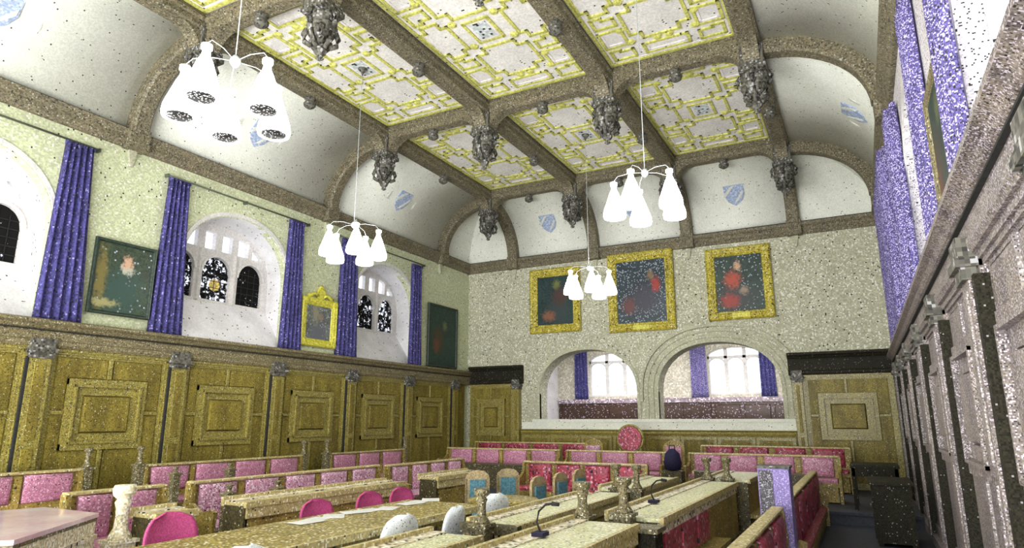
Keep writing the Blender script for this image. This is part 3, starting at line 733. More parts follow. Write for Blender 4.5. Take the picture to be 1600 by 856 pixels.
# ------------------------------------------------------------------ portraits
def painting(name, label, W_, H_, fw, loc, rot, fm, pmat, depth=.08, plaque=False, crest=False, group=None):
    root = empty(name, label, 'painting', loc, rot, group)
    prof = [(0, 0), (0, depth * .7), (.15, depth), (.35, depth * .8), (.6, depth * .75), (.8, depth * .45), (.9, depth * .5), (1, depth * .25), (1, 0)]
    fr = MB(); rings = []
    for o, n in prof:
        o *= fw; rings.append([(-W_ / 2 + o, -H_ / 2 + o, n), (W_ / 2 - o, -H_ / 2 + o, n), (W_ / 2 - o, H_ / 2 - o, n), (-W_ / 2 + o, H_ / 2 - o, n)])
    vs = [p for r in rings for p in r]; k = len(rings)
    fs = [(i * 4 + j, i * 4 + (j + 1) % 4, ((i + 1) % k) * 4 + (j + 1) % 4, ((i + 1) % k) * 4 + j) for i in range(k) for j in range(4)]
    fr.add(vs, fs); fr.build('frame', fm, root)
    MB().box(-W_ / 2 + fw, W_ / 2 - fw, -H_ / 2 + fw, H_ / 2 - fw, .005, .02).build('canvas', pmat, root)
    if fw > .12:   # carved corner blocks and beads
        for sx in (-1, 1):
            for sy in (-1, 1): MB().lathe([(fw * .45, depth * .6), (fw * .42, depth * 1.05), (fw * .2, depth * 1.15), (.01, depth * 1.15)], (sx * (W_ / 2 - fw * .5), sy * (H_ / 2 - fw * .5), 0), 8, False).build('corner_ornament', fm, root)
        bd = MB(); nb = int(W_ / .12)
        for i in range(1, nb):
            for sy in (-1, 1): bd.lathe([(.025, depth * .6), (.02, depth * .95), (.005, depth)], (-W_ / 2 + W_ * i / nb, sy * (H_ / 2 - fw * .45), 0), 6, False)
        nb = int(H_ / .12)
        for i in range(1, nb):
            for sx in (-1, 1): bd.lathe([(.025, depth * .6), (.02, depth * .95), (.005, depth)], (sx * (W_ / 2 - fw * .45), -H_ / 2 + H_ * i / nb, 0), 6, False)
        bd.build('beading', fm, root, kind='stuff')
    if plaque: MB().box(-.22, .22, -H_ / 2 + .04, -H_ / 2 + .16, depth * .6, depth + .015).build('name_plaque', M['gilt_bright'], root)
    if crest:
        c = MB(); c.lathe([(.12, -.03), (.14, 0), (.12, .03)], (0, 0, 0), 12)
        c.xf(Matrix.Translation((0, H_ / 2 + .10, .04)))
        for s in (-1, 1):
            c.tube([(s * .08, H_ / 2 + .05, .04), (s * .2, H_ / 2 + .10, .04), (s * .3, H_ / 2 + .04, .04), (s * .38, H_ / 2 + .03, .04)], .04, 6)
        c.tube([(-.08, H_ / 2 + .2, .04), (0, H_ / 2 + .28, .04), (.08, H_ / 2 + .2, .04)], .035, 6)
        c.build('cresting', fm, root)
    return root
skin = (.55, .34, .22); beard = (.42, .44, .36)
pA = paint_mat('portrait_bearded', (.035, .06, .03), [(0, -.20, .36, .42, (.02, .06, .045)), (-.36, .0, .10, .55, (.16, .13, .03)), (-.28, -.42, .25, .07, (.3, .28, .12)), (0.05, .17, .12, .10, beard), (0.05, .27, .10, .12, skin)], light=.03)
pB = paint_mat('portrait_grey', (.17, .19, .18), [(0, -.25, .25, .3, (.12, .13, .16)), (-.1, .2, .12, .25, (.26, .25, .18)), (.05, .12, .08, .10, (.25, .2, .14))], light=.05)
pC = paint_mat('portrait_dark_green', (.012, .045, .035), [(-.2, -.1, .30, .4, (.05, .035, .015)), (.1, .3, .12, .14, (.10, .12, .05)), (-.3, -.3, .15, .2, (.12, .04, .02))])
pD = paint_mat('portrait_left_back', (.02, .05, .05), [(0.1, -.3, .4, .5, (.03, .05, .05)), (.05, .45, .12, .16, (.16, .18, .05)), (.15, .1, .25, .3, (.07, .035, .03)), (-.2, -.45, .22, .16, (.22, .09, .05))])
pE = paint_mat('portrait_middle_back', (.035, .06, .075), [(.1, -.2, .45, .5, (.05, .05, .07)), (.28, .42, .10, .16, (.24, .16, .09)), (.42, .15, .12, .22, (.42, .05, .04)), (-.35, -.4, .2, .25, (.13, .05, .05))], light=.12)
pF = paint_mat('portrait_right_back', (.03, .06, .045), [(0, -.35, .5, .35, (.04, .05, .05)), (-.15, .1, .22, .24, (.42, .07, .04)), (-.25, -.45, .25, .2, (.32, .04, .03)), (-.02, .45, .09, .14, skin), (.1, -.2, .12, .12, (.3, .22, .16))], light=.05)
painting('portrait', 'dark green portrait of a bearded sitter between two indigo curtains', 1.02, 1.22, .06, (XL + .05, 6.16, 3.96), RL, M['frame_dark'], pA, .06)
painting('portrait', 'small grey picture in bright yellow gilt frame with cresting on the left wall', 1.08, 1.08, .17, (XL + .02, 10.62, 3.83), RL, M['gilt_bright'], pB, .08, crest=True)
painting('portrait', 'very dark green unglazed portrait at the far end of the left wall', 1.5, 1.78, .07, (XL + .05, 15.5, 4.07), RL, M['frame_dark'], pC, .06)
gg = 'gilt framed portraits on the back wall'
painting('portrait', 'gilt framed dark portrait, leftmost of the three on the back wall', 1.6, 1.9, .24, (-7.59, YB - .02, 5.12), RB, M['gilt'], pD, .10, group=gg)
painting('portrait', 'largest gilt framed portrait in the middle of the back wall, bluish sitter', 1.84, 2.2, .24, (-5.02, YB - .02, 5.15), RB, M['gilt'], pE, .12, plaque=True, group=gg)
painting('portrait', 'gilt framed portrait with red robed sitter, rightmost on the back wall', 1.6, 1.88, .22, (-2.45, YB - .02, 5.13), RB, M['gilt'], pF, .10, plaque=True, group=gg)
painting('portrait', 'brown portrait on the right wall between the violet curtains', .9, 1.2, .08, (XR - .02, 6.2, 3.96), RR, M['cornice_wood'], pC, .05)

# ------------------------------------------------------------------ hanging lamp clusters
shade_prof = [(.030, .49), (.048, .48), (.048, .44), (.032, .43), (.038, .38), (.068, .31), (.098, .22), (.13, .13), (.152, .06), (.158, .0), (.150, -.04)]
def lamp(loc, base, label, dark=False):
    root = empty('pendant_lamp', label, 'lamp', loc, (0, 0, 0), 'clusters of white glass pendant lamps')
    x, y, z = loc; H = ZP - z
    MB().lathe([(.01, H), (.09, H), (.09, H - .03), (.03, H - .09), (.012, H - .16)], n=10).build('ceiling_rose', M['carved'], root)
    MB().tube([(0, 0, .62), (0, 0, H - .1)], .005, 6).build('rod', M['white_frame'], root)
    MB().lathe([(.02, .52), (.05, .56), (.05, .60), (.02, .64)], n=8).build('hub', M['white_frame'], root)
    sp = shade_prof; inner = [(r - .006, z_) for r, z_ in sp[::-1]]
    for k in range(5):
        a = math.radians(base + 72 * k); c, s = math.cos(a), math.sin(a)
        MB().tube([(0, 0, .58), (c * .2, s * .2, .60), (c * .38, s * .38, .57), (c * .44, s * .44, .5), (c * .44, s * .44, .48)], .004, 6).build('arm', M['white_frame'], root)
        sh = MB().lathe(sp + inner, (c * .44, s * .44, 0), 20, True, caps=False).build('shade', M['shade'], root, fix=True)
        if dark: MB().lathe([(.01, -.035), (.120, -.035), (.120, -.028), (.01, -.028)], (c * .44, s * .44, 0), 20).build('dark_mouth_disc', M['mouth'], sh)  # black disc painting the bell's open mouth dark from below
        MB().lathe([(.03, .30), (.035, .10), (.055, .04), (.03, .05 if dark else -.005), (.01, .05 if dark else -.01)], (c * .44, s * .44, 0), 10).build('bulb', M['shade'], sh)
lamp((-5.0, 3.72, 4.50), 74, 'hanging cluster of five white glass bells, nearest, at the upper left', True)
lamp((-7.62, 8.38, 4.50), 246, 'hanging white lamp cluster before the indigo curtain on the left')
lamp((-2.35, 8.38, 4.50), 45, 'hanging cluster of white bells in front of the back cove, upper right')
lamp((-5.0, 13.02, 4.40), 226, 'farthest small white lamp cluster, in front of the gilt portraits')

# ------------------------------------------------------------------ turned posts
FIN = [(.05, 0), (.05, .05), (.03, .07), (.028, .10), (.055, .14), (.065, .18), (.05, .22), (.03, .24), (.05, .26), (.055, .28), (.02, .30)]
def newel_mesh(nm, m, h0, h1, r=.075, cap=True):
    mb = MB(); mb.box(-r, r, -r, r, 0, h0)
    mb.box(-r - .02, r + .02, -r - .02, r + .02, h0, h0 + .03)
    s = (h1 - h0 - .03)
    mb.lathe([(r * 1.1, h0 + .03), (r * .95, h0 + .03 + s * .08), (r * .62, h0 + .03 + s * .2), (r * .52, h0 + .03 + s * .42), (r * .58, h0 + .03 + s * .58), (r * .74, h0 + .03 + s * .68), (r * .55, h0 + .03 + s * .74), (r * .95, h0 + .03 + s * .82), (r * 1.02, h0 + .03 + s * .93), (r * .9, h1)], n=10)
    return mb.mesh(nm, m)

# ------------------------------------------------------------------ settles (upholstered benches)
def settle(label, loc, rz, L, npad, h=1.03, pad_m='pink', wood='pew', group=None, padz=(.62, .985), newels=(0, 0), nh=1.31, ends=True, seat_h=.45, nm_mat='newel', margin=.10, gap=.14, sd=.46, rw=1.0, arms=()):
    """along +y, facing +x; origin at the floor below the back's near end"""
    root = empty('bench', label, 'bench', loc, (0, 0, rz), group)
    b = MB(); b.box(-.04, .02, 0, L, .12, h - .05)
    b.build('back_board', M[wood], root)
    MB().sweep([[(x, y, z) for x, z in [(-.05 * rw, h - .035), (.045, h - .035), (.055, h - .025), (.055, h - .008), (.04, h), (-.05 * rw, h), (-.06 * rw, h - .015)]] for y in (-.01, L + .01)]).build('top_rail', M['pew_light'] if wood == 'pew' else M[wood], root)
    pw = (L - 2 * margin - gap * (npad - 1)) / npad
    for i in range(npad):
        y0 = margin + i * (pw + gap)
        pd = MB(); z0, z1 = padz; 
        ins = .03
        pd.add([(.02, y0, z0), (.02, y0 + pw, z0), (.02, y0 + pw, z1), (.02, y0, z1), (.055, y0 + .01, z0 + .01), (.055, y0 + pw - .01, z0 + .01), (.055, y0 + pw - .01, z1 - .01), (.055, y0 + .01, z1 - .01),
                (.075, y0 + .06, z0 + .06), (.075, y0 + pw - .06, z0 + .06), (.075, y0 + pw - .06, z1 - .06), (.075, y0 + .06, z1 - .06)],
               [(3, 2, 1, 0), (0, 1, 5, 4), (1, 2, 6, 5), (2, 3, 7, 6), (3, 0, 4, 7), (4, 5, 9, 8), (5, 6, 10, 9), (6, 7, 11, 10), (7, 4, 8, 11), (8, 9, 10, 11)], True)
        o = pd.build('back_pad', M[pad_m], root)
        if i < npad - 1: MB().box(.018, .05, y0 + pw + .03, y0 + pw + gap - .03, .5, h - .06, 0).build('stile', M[wood], root)
    MB().box(.0, sd, 0.02, L - .02, seat_h - .07, seat_h).build('seat', M[wood], root)
    MB().prism([(.03, seat_h), (sd - .01, seat_h), (sd, seat_h + .04), (sd - .04, seat_h + .07), (.05, seat_h + .07)], .05, L - .05, 'y').build('seat_cushion', M[pad_m], root)
    MB().box(sd - .06, sd - .03, .05, L - .05, .02, seat_h - .07).build('seat_front', M[wood], root)
    if ends:
        for y in (-.025, L - .025):
            MB().prism([(-.06, 0), (sd + .02, 0), (sd + .02, seat_h + .08), (sd + .04, seat_h + .22), (sd - .04, seat_h + .24), (sd * .55, seat_h + .2), (.08, seat_h + .3), (.055, h - .02), (-.05, h - .02)], y, y + .05, 'y').build('bench_end', M[wood], root)
    me = None
    for k, y in enumerate((-.09, L + .09)):
        if newels[k]:
            me = me or newel_mesh('newel', M[nm_mat], h - .02, nh, .06)
            link('newel', me, root, (0, y, 0))
    for (x, y, hh) in arms:
        link('arm_post', newel_mesh('arm_post', M['newel'], hh - .12, hh, .055), root, (x, y, 0))
    return root
g1 = 'pink benches along the left panelling'
settle('pink padded bench by the left panelling at the picture edge, nearest of its row', (-10.05, 3.3, 0), 0, 2.35, 3, group=g1, newels=(0, 1))
settle('long pink padded bench by the left panelling, middle of its row', (-10.05, 6.62, 0), 0, 3.25, 4, group=g1, newels=(1, 1), arms=((.56, .15, 1.0), (.56, 1.15, 1.0)))
settle('pink padded bench by the left panelling, last before the dark corner', (-10.05, 10.7, 0), 0, 2.5, 3, group=g1, newels=(1, 1))
g2 = 'pink benches of the second row from the left wall'
settle('short pink bench of the second row behind the glossy table', (-7.2, 3.95, 0), 0, 1.05, 2, .99, 'pink', group=g2, padz=(.50, .95), newels=(0, 0))
settle('long pale pink bench of the second row, in front of the left panelling', (-7.2, 5.35, 0), 0, 3.45, 5, .99, 'pink_pale', group=g2, padz=(.50, .95), newels=(0, 0), arms=((.54, .12, .97), (.54, .85, .96)))
settle('pale pink bench of the second row, farthest, left of the teal chairs', (-7.2, 9.05, 0), 0, 2.35, 4, .97, 'pink_pale', group=g2, padz=(.50, .93), newels=(0, 0))
# low turned dividers standing before the second row are the arm posts of the desks below
gb = 'pink benches facing the camera at the back of the hall'
R90 = -PI / 2
settle('long crimson padded bench across the back of the hall, left section', (-9.45, 14.35, .2), R90, 3.1, 4, .84, 'pink', group=gb, padz=(.44, .81), seat_h=.36)
settle('pink bench across the back below the round backed chair', (-6.15, 14.35, .2), R90, 2.3, 3, .84, 'pink', group=gb, padz=(.44, .81), seat_h=.36)
settle('pink bench across the back of the hall, right section', (-3.35, 14.35, .2), R90, 2.85, 4, .84, 'pink', group=gb, padz=(.44, .81), seat_h=.36)
gc = 'rearmost benches against the back wall'
settle('rearmost crimson bench against the back wall on the left', (-9.8, 16.3, .2), R90, 3.5, 4, .93, 'red', group=gc, padz=(.5, .90), seat_h=.4)
settle('rearmost crimson bench against the back wall on the right', (-3.5, 16.3, .2), R90, 3.15, 4, .93, 'red', group=gc, padz=(.5, .90), seat_h=.4)
settle('deep red padded bench behind the teal chairs, below the round backed chair', (-5.85, 11.55, 0), R90, 2.4, 4, .95, 'red', group=None, padz=(.5, .9), gap=.10)
settle('red bench at the bottom right with broad pale rail, before the lavender post', (-.85, 3.6, 0), 0, 3.6, 4, .87, 'red', wood='pew', padz=(.30, .80), seat_h=.24, sd=.10)
settle('red bench seen end on beyond the lavender post, beside the grey aisle', (-.85, 7.8, 0), 0, 4.7, 5, .87, 'red', group=None, padz=(.30, .80), seat_h=.24, newels=(0, 0), sd=.16)

# ------------------------------------------------------------------ desks
def desk(label, x0, x1, y0, y1, z, top='pale_top', body='pew', group=None, base=0, overhang=.03, fascia='speckled', panels=True, ledge=True, name='desk'):
    root = empty(name, label, 'desk', ((x0 + x1) / 2, y0, base), (0, 0, 0), group)
    hw = (x1 - x0) / 2; L = y1 - y0; z -= base
    MB().box(-hw, hw, 0, L, z - .035, z).build('desk_top', M[top], root)
    MB().box(hw - .03, hw + .012, -.01, L, z - .05, z + .012).build('edge_rail', M['pew_light'], root)
    MB().box(-hw - .012, -hw + .03, -.01, L, z - .05, z + (.045 if ledge else .01)).build('edge_rail', M['pew_light'], root)
    if ledge: MB().box(-hw + .03, -hw + .16, 0, L, z, z + .012).build('pen_ledge', M[fascia], root)
    MB().box(hw - .07, hw - .03, .03, L - .03, .08, z - .035).build('front_board', M[body], root)
    if panels:
        n = max(1, round(L / .8)); w = L / n
        MB().box(hw - .035, hw - .005, .02, L - .02, z - .16, z - .05).build('frieze_rail', M['pew_light'], root)
        for i in range(n):
            MB().box(hw - .035, hw - .015, i * w + .09, (i + 1) * w - .06, .14, z - .20, 0).build('front_panel', M[body], root)
    for y in (.0, L - .05):
        MB().box(-hw + .03, hw - .03, y, y + .05, 0, z - .035).build('side_panel', M['pew_dark'], root)
    return root
g3 = 'desks of the second row'
desk('short tan desk of the second row, nearest, in front of the speckled pink bench', -6.15, -5.78, 3.98, 4.42, .86, 'pew_light', group=g3)
desk('long tan moulded desk behind the magenta chairs', -6.15, -5.78, 4.98, 7.7, .86, 'pew_light', group=g3)
desk('tan desk left of the teal chairs', -6.15, -5.78, 8.5, 9.9, .86, 'pew_light', group=g3)
g4 = 'pale desks on the right'
def spindles(root, x0, x1, y, z0, z1, n):
    for i in range(n):
        x = x0 + (x1 - x0) * i / (n - 1); h = z1 - z0
        MB().lathe([(.018, 0), (.022, h * .1), (.012, h * .2), (.024, h * .45), (.012, h * .75), (.022, h * .9), (.018, h)], (x, y, z0), 7).build('spindle', M['chair_wood'], root)
d1 = desk('pale desk in the foreground at the bottom centre', -3.27, -2.77, 1.6, 4.72, .80, group=g4)
d2 = desk('long pale desk with a row of spindles on its near end, behind the first', -3.27, -2.75, 5.3, 8.3, .80, group=g4)
spindles(d2, -.22, .24, -.05, .56, .73, 9)
MB().box(-.29, .29, -.08, 0, .50, .56).build('gallery_rail', M['pew_dark'], d2)
MB().box(-.29, .29, -.08, 0, .73, .81).build('gallery_rail', M['pew_dark'], d2)
d2b = desk('pale desk beyond the spindle ended one, ending before the red bench', -3.3, -2.75, 8.75, 10.9, .80, group=g4)
d3 = desk('wide pale desk at the bottom right of centre, nearest the camera', -2.50, -1.86, 1.6, 5.9, .80, body='table_gold', group=g4)
d4 = desk('pale desk with red padding under its near edge, in front of the grey aisle', -2.32, -1.76, 6.32, 10.5, .80, group=g4, panels=False)
d5 = desk('farthest pale desk on the right, short, beyond a pair of turned posts', -2.32, -1.66, 10.95, 13.2 - .5, .80, group=g4, panels=False)
for d, L in ((d4, 4.18), (d5, 1.75)):
    n = round(L / .7); MB().box(.20, .235, .05, L - .05, .30, .66).build('back_panel', M['pew_dark'], d)
    for i in range(3 if L > 3 else 0):
        MB().box(.21, .275, .08 + i * L / n, L / n * (i + 1) - .03, .34, .66, 0).build('red_pad', M['red'], d, label='crimson pad below the edge')
    MB().box(.22, .262, .02, L - .02, .66, .745).build('book_rail', M['speckled'], d)
    MB().box(.2, .46, .04, min(L, 2.4) - .04, .24, .30).build('seat', M['pew'], d)
    for y in (.06, L * .5, L - .1): MB().box(.36, .44, y, y + .06, 0, .24).build('leg', M['pew_dark'], d)
# end blocks and turned posts (parts of the desks they close)
def posts(root, lst, m, h0, h1, r=.075):
    me = newel_mesh('turned_post', M[m], h0, h1, r)
    for (x, y) in lst: link('turned_post', me, root, (x, y, 0))
posts(d2, [(-.02, -.16)], 'newel', .80, 1.12, .07)
posts(d3, [(-.26, 4.42)], 'newel', .80, 1.13, .085)
posts(d4, [(-.06, -.10)], 'newel', .82, 1.17, .085)
MB().box(-.20, .30, -.34, -.10, .02, .72).build('end_block', M['dark_wood'], d4)
MB().box(-.23, .33, -.37, -.08, .72, .76).build('end_block_cap', M['newel'], d4)
posts(d5, [(-.28, -.12), (.02, -.12)], 'newel', .80, 1.13, .08)
posts(d2b, [(.02, -.12), (.30, -.12)], 'newel', .8, 1.13, .07)
# white scroll ended post at lower left, with layered cream desk below
pt = empty('bench_post', 'cream turned bench post standing at the corner of the glossy table', 'post', (-6.10, 3.86, 0))
link('post_shaft', newel_mesh('post_shaft', M['newel_pale'], .62, 1.12, .10), pt)
MB().box(-.11, .11, -.09, .11, .0, .50).build('post_base', M['newel_pale'], pt)

# glossy table at lower left
gt = empty('table', 'glossy table top with painted pink reflection at the lower left corner', 'table', (-6.3, 3.2, 0))
P = [(-.83, .53), (.06, .53), (.93, -.56), (.3, -1.3), (-1.2, -.9), (-1.0, 0)]
MB().prism(P, .845, .88).build('table_top', M['lilac_top'], gt)
def offs(pts, k): return [(x * k, y * k) for x, y in pts]
MB().prism(offs(P, .985), .815, .845).build('edge_band', M['newel'], gt)
MB().prism(offs(P, .97), .70, .815).build('apron', M['newel_pale'], gt)
MB().prism(offs(P, 1.02), .66, .70).build('apron_bead', M['speckled'], gt)
MB().prism(offs(P, .98), .45, .66).build('apron_lower', M['newel_pale'], gt)
for (x, y) in ((-.6, .3), (.1, .3), (.5, -.5), (.1, -.9), (-.8, -.7)): MB().box(x - .04, x + .04, y - .04, y + .04, 0, .46).build('leg', M['pew'], gt)

# long golden table
t = empty('table', 'long golden speckled table in front of the magenta chairs', 'table', (-4.5, 1.6, 0))
MB().box(-.52, .55, 0, 5.15, .725, .76).build('table_top', M['table_gold'], t)
MB().box(.53, .57, 0, 5.15, .70, .765).build('edge_rail', M['pew_light'], t)
MB().box(-.42, .45, .1, 5.05, .63, .725).build('apron', M['pew'], t)
for x in (-.38, .40):
    for y in (.15, 2.5, 4.95): MB().lathe([(.03, 0), (.035, .1), (.025, .3), (.04, .5), (.04, .64)], (x, y, 0), 8).build('leg', M['pew'], t)
rt = empty('round_table', 'small golden round table in front of the two teal chairs', 'table', (-4.02, 7.35, 0))
MB().lathe([(.05, .72), (.42, .72), (.44, .735), (.44, .75), (.42, .765), (.01, .765)], n=28).build('table_top', M['table_gold'], rt)
MB().lathe([(.02, 0), (.05, .03), (.045, .3), (.06, .5), (.04, .72)], n=10).build('pedestal', M['pew'], rt)
for k in range(3):
    a = k * 2 * PI / 3; MB().tube([(0, 0, .12), (.15 * math.cos(a), .15 * math.sin(a), .1), (.3 * math.cos(a), .3 * math.sin(a), .02)], .022, 6).build('foot', M['pew'], rt)

# dark desks before the back benches
desk('dark brown desk below the left crimson bench at the back', -9.2, -6.6, 13.45, 13.85, .72, 'pew_dark', 'pew_dark', base=.2, panels=False, ledge=False, group='dark desks at the back')
desk('dark brown desk below the right pink bench at the back', -3.1, -.95, 13.45, 13.85, .72, 'pew_dark', 'pew_dark', base=.2, panels=False, ledge=False, group='dark desks at the back')

# ------------------------------------------------------------------ chairs
def shell_chair(label, group, loc, rz, seatm, frm, hb=.92, oval=True):
    """faces +x"""
    root = empty('chair', label, 'chair', loc, (0, 0, rz), group)
    n = 10
    # curved back shell
    def P(s, v, o):
        a = s * .62; R = .34
        w = 1.0 if not oval else math.sqrt(max(.0, 1 - max(0, (v - .45) / .55) ** 2.4))
        y = R * math.sin(a) * 1.25 * (.25 + .75 * w); x = -.20 + R * (1 - math.cos(a)) * .9 + o - v * .05
        return (x, y, .50 + (hb - .50) * v)
    vs = []; fs = []; K = 12; J = 10
    for o in (0, .028):
        for j in range(J + 1):
            for i in range(K + 1): vs.append(P(-1 + 2 * i / K, j / J, o))
    off = (K + 1) * (J + 1)
    for j in range(J):
        for i in range(K):
            q = (j * (K + 1) + i, j * (K + 1) + i + 1, (j + 1) * (K + 1) + i + 1, (j + 1) * (K + 1) + i)
            fs.append(q); fs.append(tuple(off + k for k in q[::-1]))
    for j in range(J):
        for i in (0, K):
            a = j * (K + 1) + i; b = (j + 1) * (K + 1) + i; fs.append((a, b, b + off, a + off))
    for i in range(K):
        for j in (0, J):
            a = j * (K + 1) + i; fs.append((a, a + 1, a + 1 + off, a + off))
    MB().add(vs, fs, True).build('backrest', seatm, root)
    pts = [(.22 * (abs(math.cos(a)) ** .6) * (1 if math.cos(a) > 0 else -1), .23 * (abs(math.sin(a)) ** .6) * (1 if math.sin(a) > 0 else -1)) for a in [2 * PI * i / 20 for i in range(20)]]
    MB().prism(pts, .43, .47).build('seat', seatm, root)
    for sy in (-1, 1):
        MB().tube([(.24, sy * .23, 0), (.18, sy * .19, .43)], .012, 6).build('leg', frm, root)
        MB().tube([(-.24, sy * .22, 0), (-.18, sy * .19, .43)], .012, 6).build('leg', frm, root)
        MB().tube([(-.16, sy * .19, .43), (-.22, sy * .19, .52), (-.2, sy * .15, .62)], .012, 6).build('back_bracket', frm, root)
    return root
gm = 'magenta round backed chairs at the golden table'
shell_chair('magenta chair nearest on the left, behind the golden table', gm, (-5.10, 3.78, 0), 0, M['magenta'], M['white_frame'], .94)
shell_chair('magenta round backed chair in the middle, left of the pair', gm, (-5.18, 5.55, 0), 0, M['magenta'], M['white_frame'], .865)
shell_chair('magenta round backed chair, left one of the close pair', gm, (-5.18, 6.42, 0), 0, M['magenta'], M['white_frame'], .865)
shell_chair('magenta round backed chair, farthest of the row at the golden table', gm, (-5.18, 7.04, 0), 0, M['magenta'], M['white_frame'], .86)
gw = 'white shell chairs in the foreground'
shell_chair('white moulded chair at the bottom edge, left of the pale desk', gw, (-3.66, 3.0, 0), PI, M['white_shell'], M['white_frame'], .95)
shell_chair('white moulded chair with marked back, between golden table and pale desk', gw, (-3.62, 4.55, 0), PI, M['white_shell'], M['white_frame'], .95)
shell_chair('small white chair frame left of the turned post on the pale desk', gw, (-3.60, 5.3, 0), PI + .2, M['white_shell'], M['white_frame'], .93)
shell_chair('white perforated chair just behind the turned post of the spindle desk', gw, (-3.62, 6.15, 0), PI - .2, M['white_shell'], M['white_frame'], .97)
def wood_chair(label, loc, rz, pad, group, hb=1.02):
    root = empty('chair', label, 'chair', loc, (0, 0, rz), group)
    MB().box(-.2, .22, -.21, .21, .42, .46).build('seat', M['chair_wood'], root)
    MB().prism([(-.17, .46), (.2, .46), (.19, .50), (-.16, .50)], -.18, .18, 'y').build('seat_pad', M[pad], root)
    bf = MB(); pts = [(-.16, .58), (.16, .58), (.16, hb - .07), (.10, hb - .02), (0, hb), (-.10, hb - .02), (-.16, hb - .07)]
    bf.prism(pts, -.24, -.20, 'x').build('backrest', M['chair_wood'], root)
    MB().box(-.20, -.175, -.11, .11, .62, hb - .13).build('back_pad', M[pad], root)
    for sy in (-1, 1):
        MB().box(.17, .21, sy * .18 - .02, sy * .18 + .02, 0, .43).build('leg', M['chair_wood'], root)
        MB().box(-.24, -.2, sy * .15 - .02, sy * .15 + .02, 0, hb - .1).build('leg', M['chair_wood'], root)
    MB().box(-.2, .18, -.01, .01, .18, .21).build('stretcher', M['chair_wood'], root)
    return root
gt_ = 'wooden chairs with teal pads'
wood_chair('tan wooden chair with teal back pad, leftmost of the teal chairs', (-4.78, 8.0, 0), -1.0, 'teal', gt_)
wood_chair('tan wooden chair with teal back pad, second from the left', (-4.72, 8.75, 0), -1.1, 'teal', gt_, 1.0)
wood_chair('wooden chair with blue teal pad standing right behind the round table', (-3.66, 8.0, 0), -.15, 'teal', gt_, .99)
wood_chair('wooden chair with teal pad, left of the small red bottle', (-3.66, 8.72, 0), -.15, 'teal', gt_, .99)
wood_chair('wooden chair with teal pad, rightmost, next to the turned post', (-3.66, 9.42, 0), -.15, 'teal', gt_, .99)
bt = empty('bottle', 'small dark red bottle standing between the two right teal chairs', 'bottle', (-3.15, 8.1, .813))
MB().lathe([(.035, 0), (.042, .02), (.042, .12), (.02, .17), (.014, .2), (.014, .23)], n=10).build('body', M['red'], bt)
MB().lathe([(.018, .23), (.018, .26), (.005, .262)], n=8).build('cap', M['navy'], bt)
bs = empty('stool', 'low stool with folded denim blue cloth beside the spindle ended desk', 'stool', (-3.62, 6.75, 0))
MB().lathe([(.02, .48), (.17, .48), (.18, .50), (.17, .53), (.01, .53)], n=16).build('seat', M['blue'], bs)
for k in range(4):
    a = k * PI / 2 + .6; MB().tube([(.12 * math.cos(a), .12 * math.sin(a), .48), (.17 * math.cos(a), .17 * math.sin(a), 0)], .014, 6).build('leg', M['chair_wood'], bs)
MB().prism([(-.16, .53), (.14, .53), (.16, .56), (.05, .60), (-.1, .585)], -.13, .14, 'y').build('folded_cloth', M['blue'], bs)

# the round backed chair in the middle of the back
rc = empty('armchair', 'tall armchair with round crimson padded back in the centre at the rear', 'chair', (-5.1, 15.75, .2))
def yz_disc(mb, r0, r1, cz, y0, y1, n=28):
    mb.sweep([[(r * math.cos(t), y, cz + r * math.sin(t)) for r, y in ((r0, y0), (r1, y0), (r1, y1), (r0, y1))] for t in [2 * PI * i / n for i in range(n + 1)]], True)
rf = MB(); yz_disc(rf, .29, .345, 1.07, .0, .06); rf.build('round_frame', M['moulding'], rc)
MB().prism([(.295 * math.cos(2 * PI * i / 28), 1.07 + .295 * math.sin(2 * PI * i / 28)) for i in range(28)], -.03, .04, 'y').build('back_pad', M['red'], rc)
MB().box(-.26, .26, -.45, .04, .38, .46).build('seat', M['moulding'], rc)
MB().box(-.23, .23, -.43, .0, .46, .52).build('seat_pad', M['red'], rc)
for sx in (-1, 1):
    MB().box(sx * .25 - .025, sx * .25 + .025, -.44, -.39, 0, .68).build('leg', M['moulding'], rc)
    MB().box(sx * .25 - .025, sx * .25 + .025, .0, .05, 0, .85).build('leg', M['moulding'], rc)
    MB().box(sx * .27 - .03, sx * .27 + .03, -.46, .04, .68, .72).build('armrest', M['moulding'], rc)
def side_chair(label, x, pad, y=15.6):
    c = empty('armchair', label, 'chair', (x, y, .2), group='side chairs at the rear')
    MB().prism([(-.25, .5), (.25, .5), (.25, .92), (.15, 1.02), (0, 1.07), (-.15, 1.02), (-.25, .92)], 0, .05, 'y').build('backrest', M['pew'], c)
    MB().box(-.18, .18, -.03, .0, .55, .9).build('back_pad', M[pad], c)
    MB().box(-.25, .25, -.42, .02, .36, .44).build('seat', M['pew'], c)
    for sx in (-.22, .22):
        for yy in (-.40, .0): MB().box(sx - .02, sx + .02, yy, yy + .04, 0, .5 if yy == 0 else .36).build('leg', M['pew'], c)
side_chair('wooden armchair with pink pad just left of the round backed chair', -6.0, 'pink_pale')
side_chair('tan arched armchair just right of the round backed chair', -4.0, 'pink')
bg = empty('bag', 'dark navy bag standing on the back bench beside the tan armchair', 'bag', (-3.55, 13.7, .2))
bgm = MB(); bgm.lathe([(.02, .50), (.16, .52), (.19, .66), (.15, .84), (.06, .93), (.02, .94)], n=12); bgm.build('bag_body', M['navy'], bg)
MB().tube([(-.06, 0, .92), (-.05, 0, 1.0), (.05, 0, 1.0), (.06, 0, .92)], .012, 6).build('handle', M['navy'], bg)
MB().box(-.2, .2, -.15, .15, .0, .5).build('stand', M['pew_dark'], bg, label='dark wooden stand')

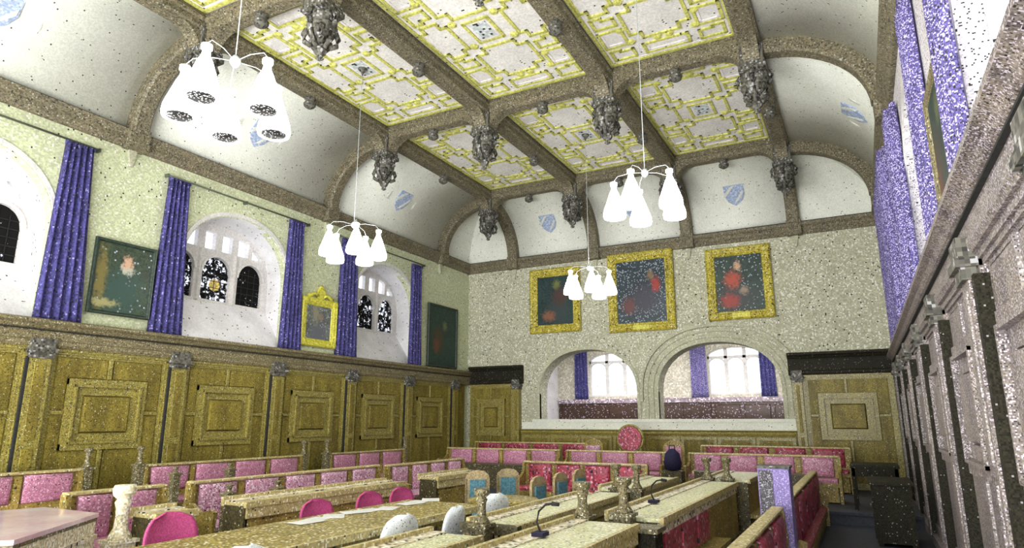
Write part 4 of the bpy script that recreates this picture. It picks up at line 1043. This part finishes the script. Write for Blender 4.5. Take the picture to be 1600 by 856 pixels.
# tall lavender grey post and dark furniture on the right
lp = empty('screen_post', 'tall lavender grey post rising from the red bench on the right', 'post', (-.88, 7.35, 0))
MB().box(-.15, .15, 0, .30, 0, 1.22).build('post_shaft', M['lavender'], lp)
MB().box(-.16, .16, -.01, .31, 1.22, 1.245).build('post_cap', M['carved'], lp)
MB().box(-.14, -.01, -.012, .002, .02, 1.20).build('post_face', M['post_face'], lp)
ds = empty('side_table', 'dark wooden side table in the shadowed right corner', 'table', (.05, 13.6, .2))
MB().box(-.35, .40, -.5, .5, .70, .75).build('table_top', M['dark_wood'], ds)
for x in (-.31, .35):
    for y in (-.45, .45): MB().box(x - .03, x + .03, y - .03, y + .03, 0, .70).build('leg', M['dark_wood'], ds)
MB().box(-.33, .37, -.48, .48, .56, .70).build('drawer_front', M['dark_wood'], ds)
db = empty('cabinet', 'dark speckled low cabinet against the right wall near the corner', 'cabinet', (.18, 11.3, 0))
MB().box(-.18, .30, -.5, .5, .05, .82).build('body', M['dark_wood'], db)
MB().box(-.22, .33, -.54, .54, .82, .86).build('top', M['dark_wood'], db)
for s in (-1, 1):
    d_ = MB().box(-.20, -.18, s * .25 - .22, s * .25 + .22, .1, .78).build('door', M['dark_wood'], db)
    MB().lathe([(.012, 0), (.018, .015), (.005, .03)], n=8).xf(Matrix.Translation((-.20, s * .06, .5)) @ Matrix.Rotation(-PI / 2, 4, 'Y')).build('knob', M['iron'], d_)
for x in (-.14, .26):
    for y in (-.45, .45): MB().box(x - .03, x + .03, y - .03, y + .03, 0, .05).build('foot', M['dark_wood'], db)

# papers on the golden table, slim microphones on the pale desks
for i, (x, y, a, lab) in enumerate(((-4.82, 5.0, .2, 'loose white papers on the golden table in front of the middle magenta chair'),
                                   (-4.80, 5.75, -.15, 'loose white papers on the golden table before the left of the paired magenta chairs'),
                                   (-4.78, 6.6, .1, 'loose white papers at the far end of the golden table'))):
    p = empty('papers', lab, 'paper', (x, y, .76), (0, 0, a), 'papers on the golden table')
    for k, (dx, dy, r) in enumerate(((0, 0, 0), (.06, .22, .5), (.03, -.2, -.3))):
        MB().box(-.105, .105, -.148, .148, 0, .002).build('sheet', M['paper'], p, (dx, dy, .001 + k * .003), (0, 0, r))
def mic(label, x, y):
    m = empty('microphone', label, 'microphone', (x, y, .814), group='gooseneck microphones on the pale desks')
    MB().box(-.05, .05, -.06, .06, 0, .03).build('base', M['navy'], m)
    MB().tube([(0, 0, .03), (-.03, 0, .10), (-.02, .02, .18), (.03, .04, .23), (.08, .05, .24)], .009, 6).build('stem', M['gap'], m)
    MB().tube([(.08, .05, .24), (.14, .06, .235)], [.018, .014], 8).build('head', M['gap'], m)
mic('black gooseneck microphone on the wide pale desk at the bottom right of centre', -2.35, 4.9)
mic('black gooseneck microphone on the pale desk beside the grey aisle', -2.15, 7.4)
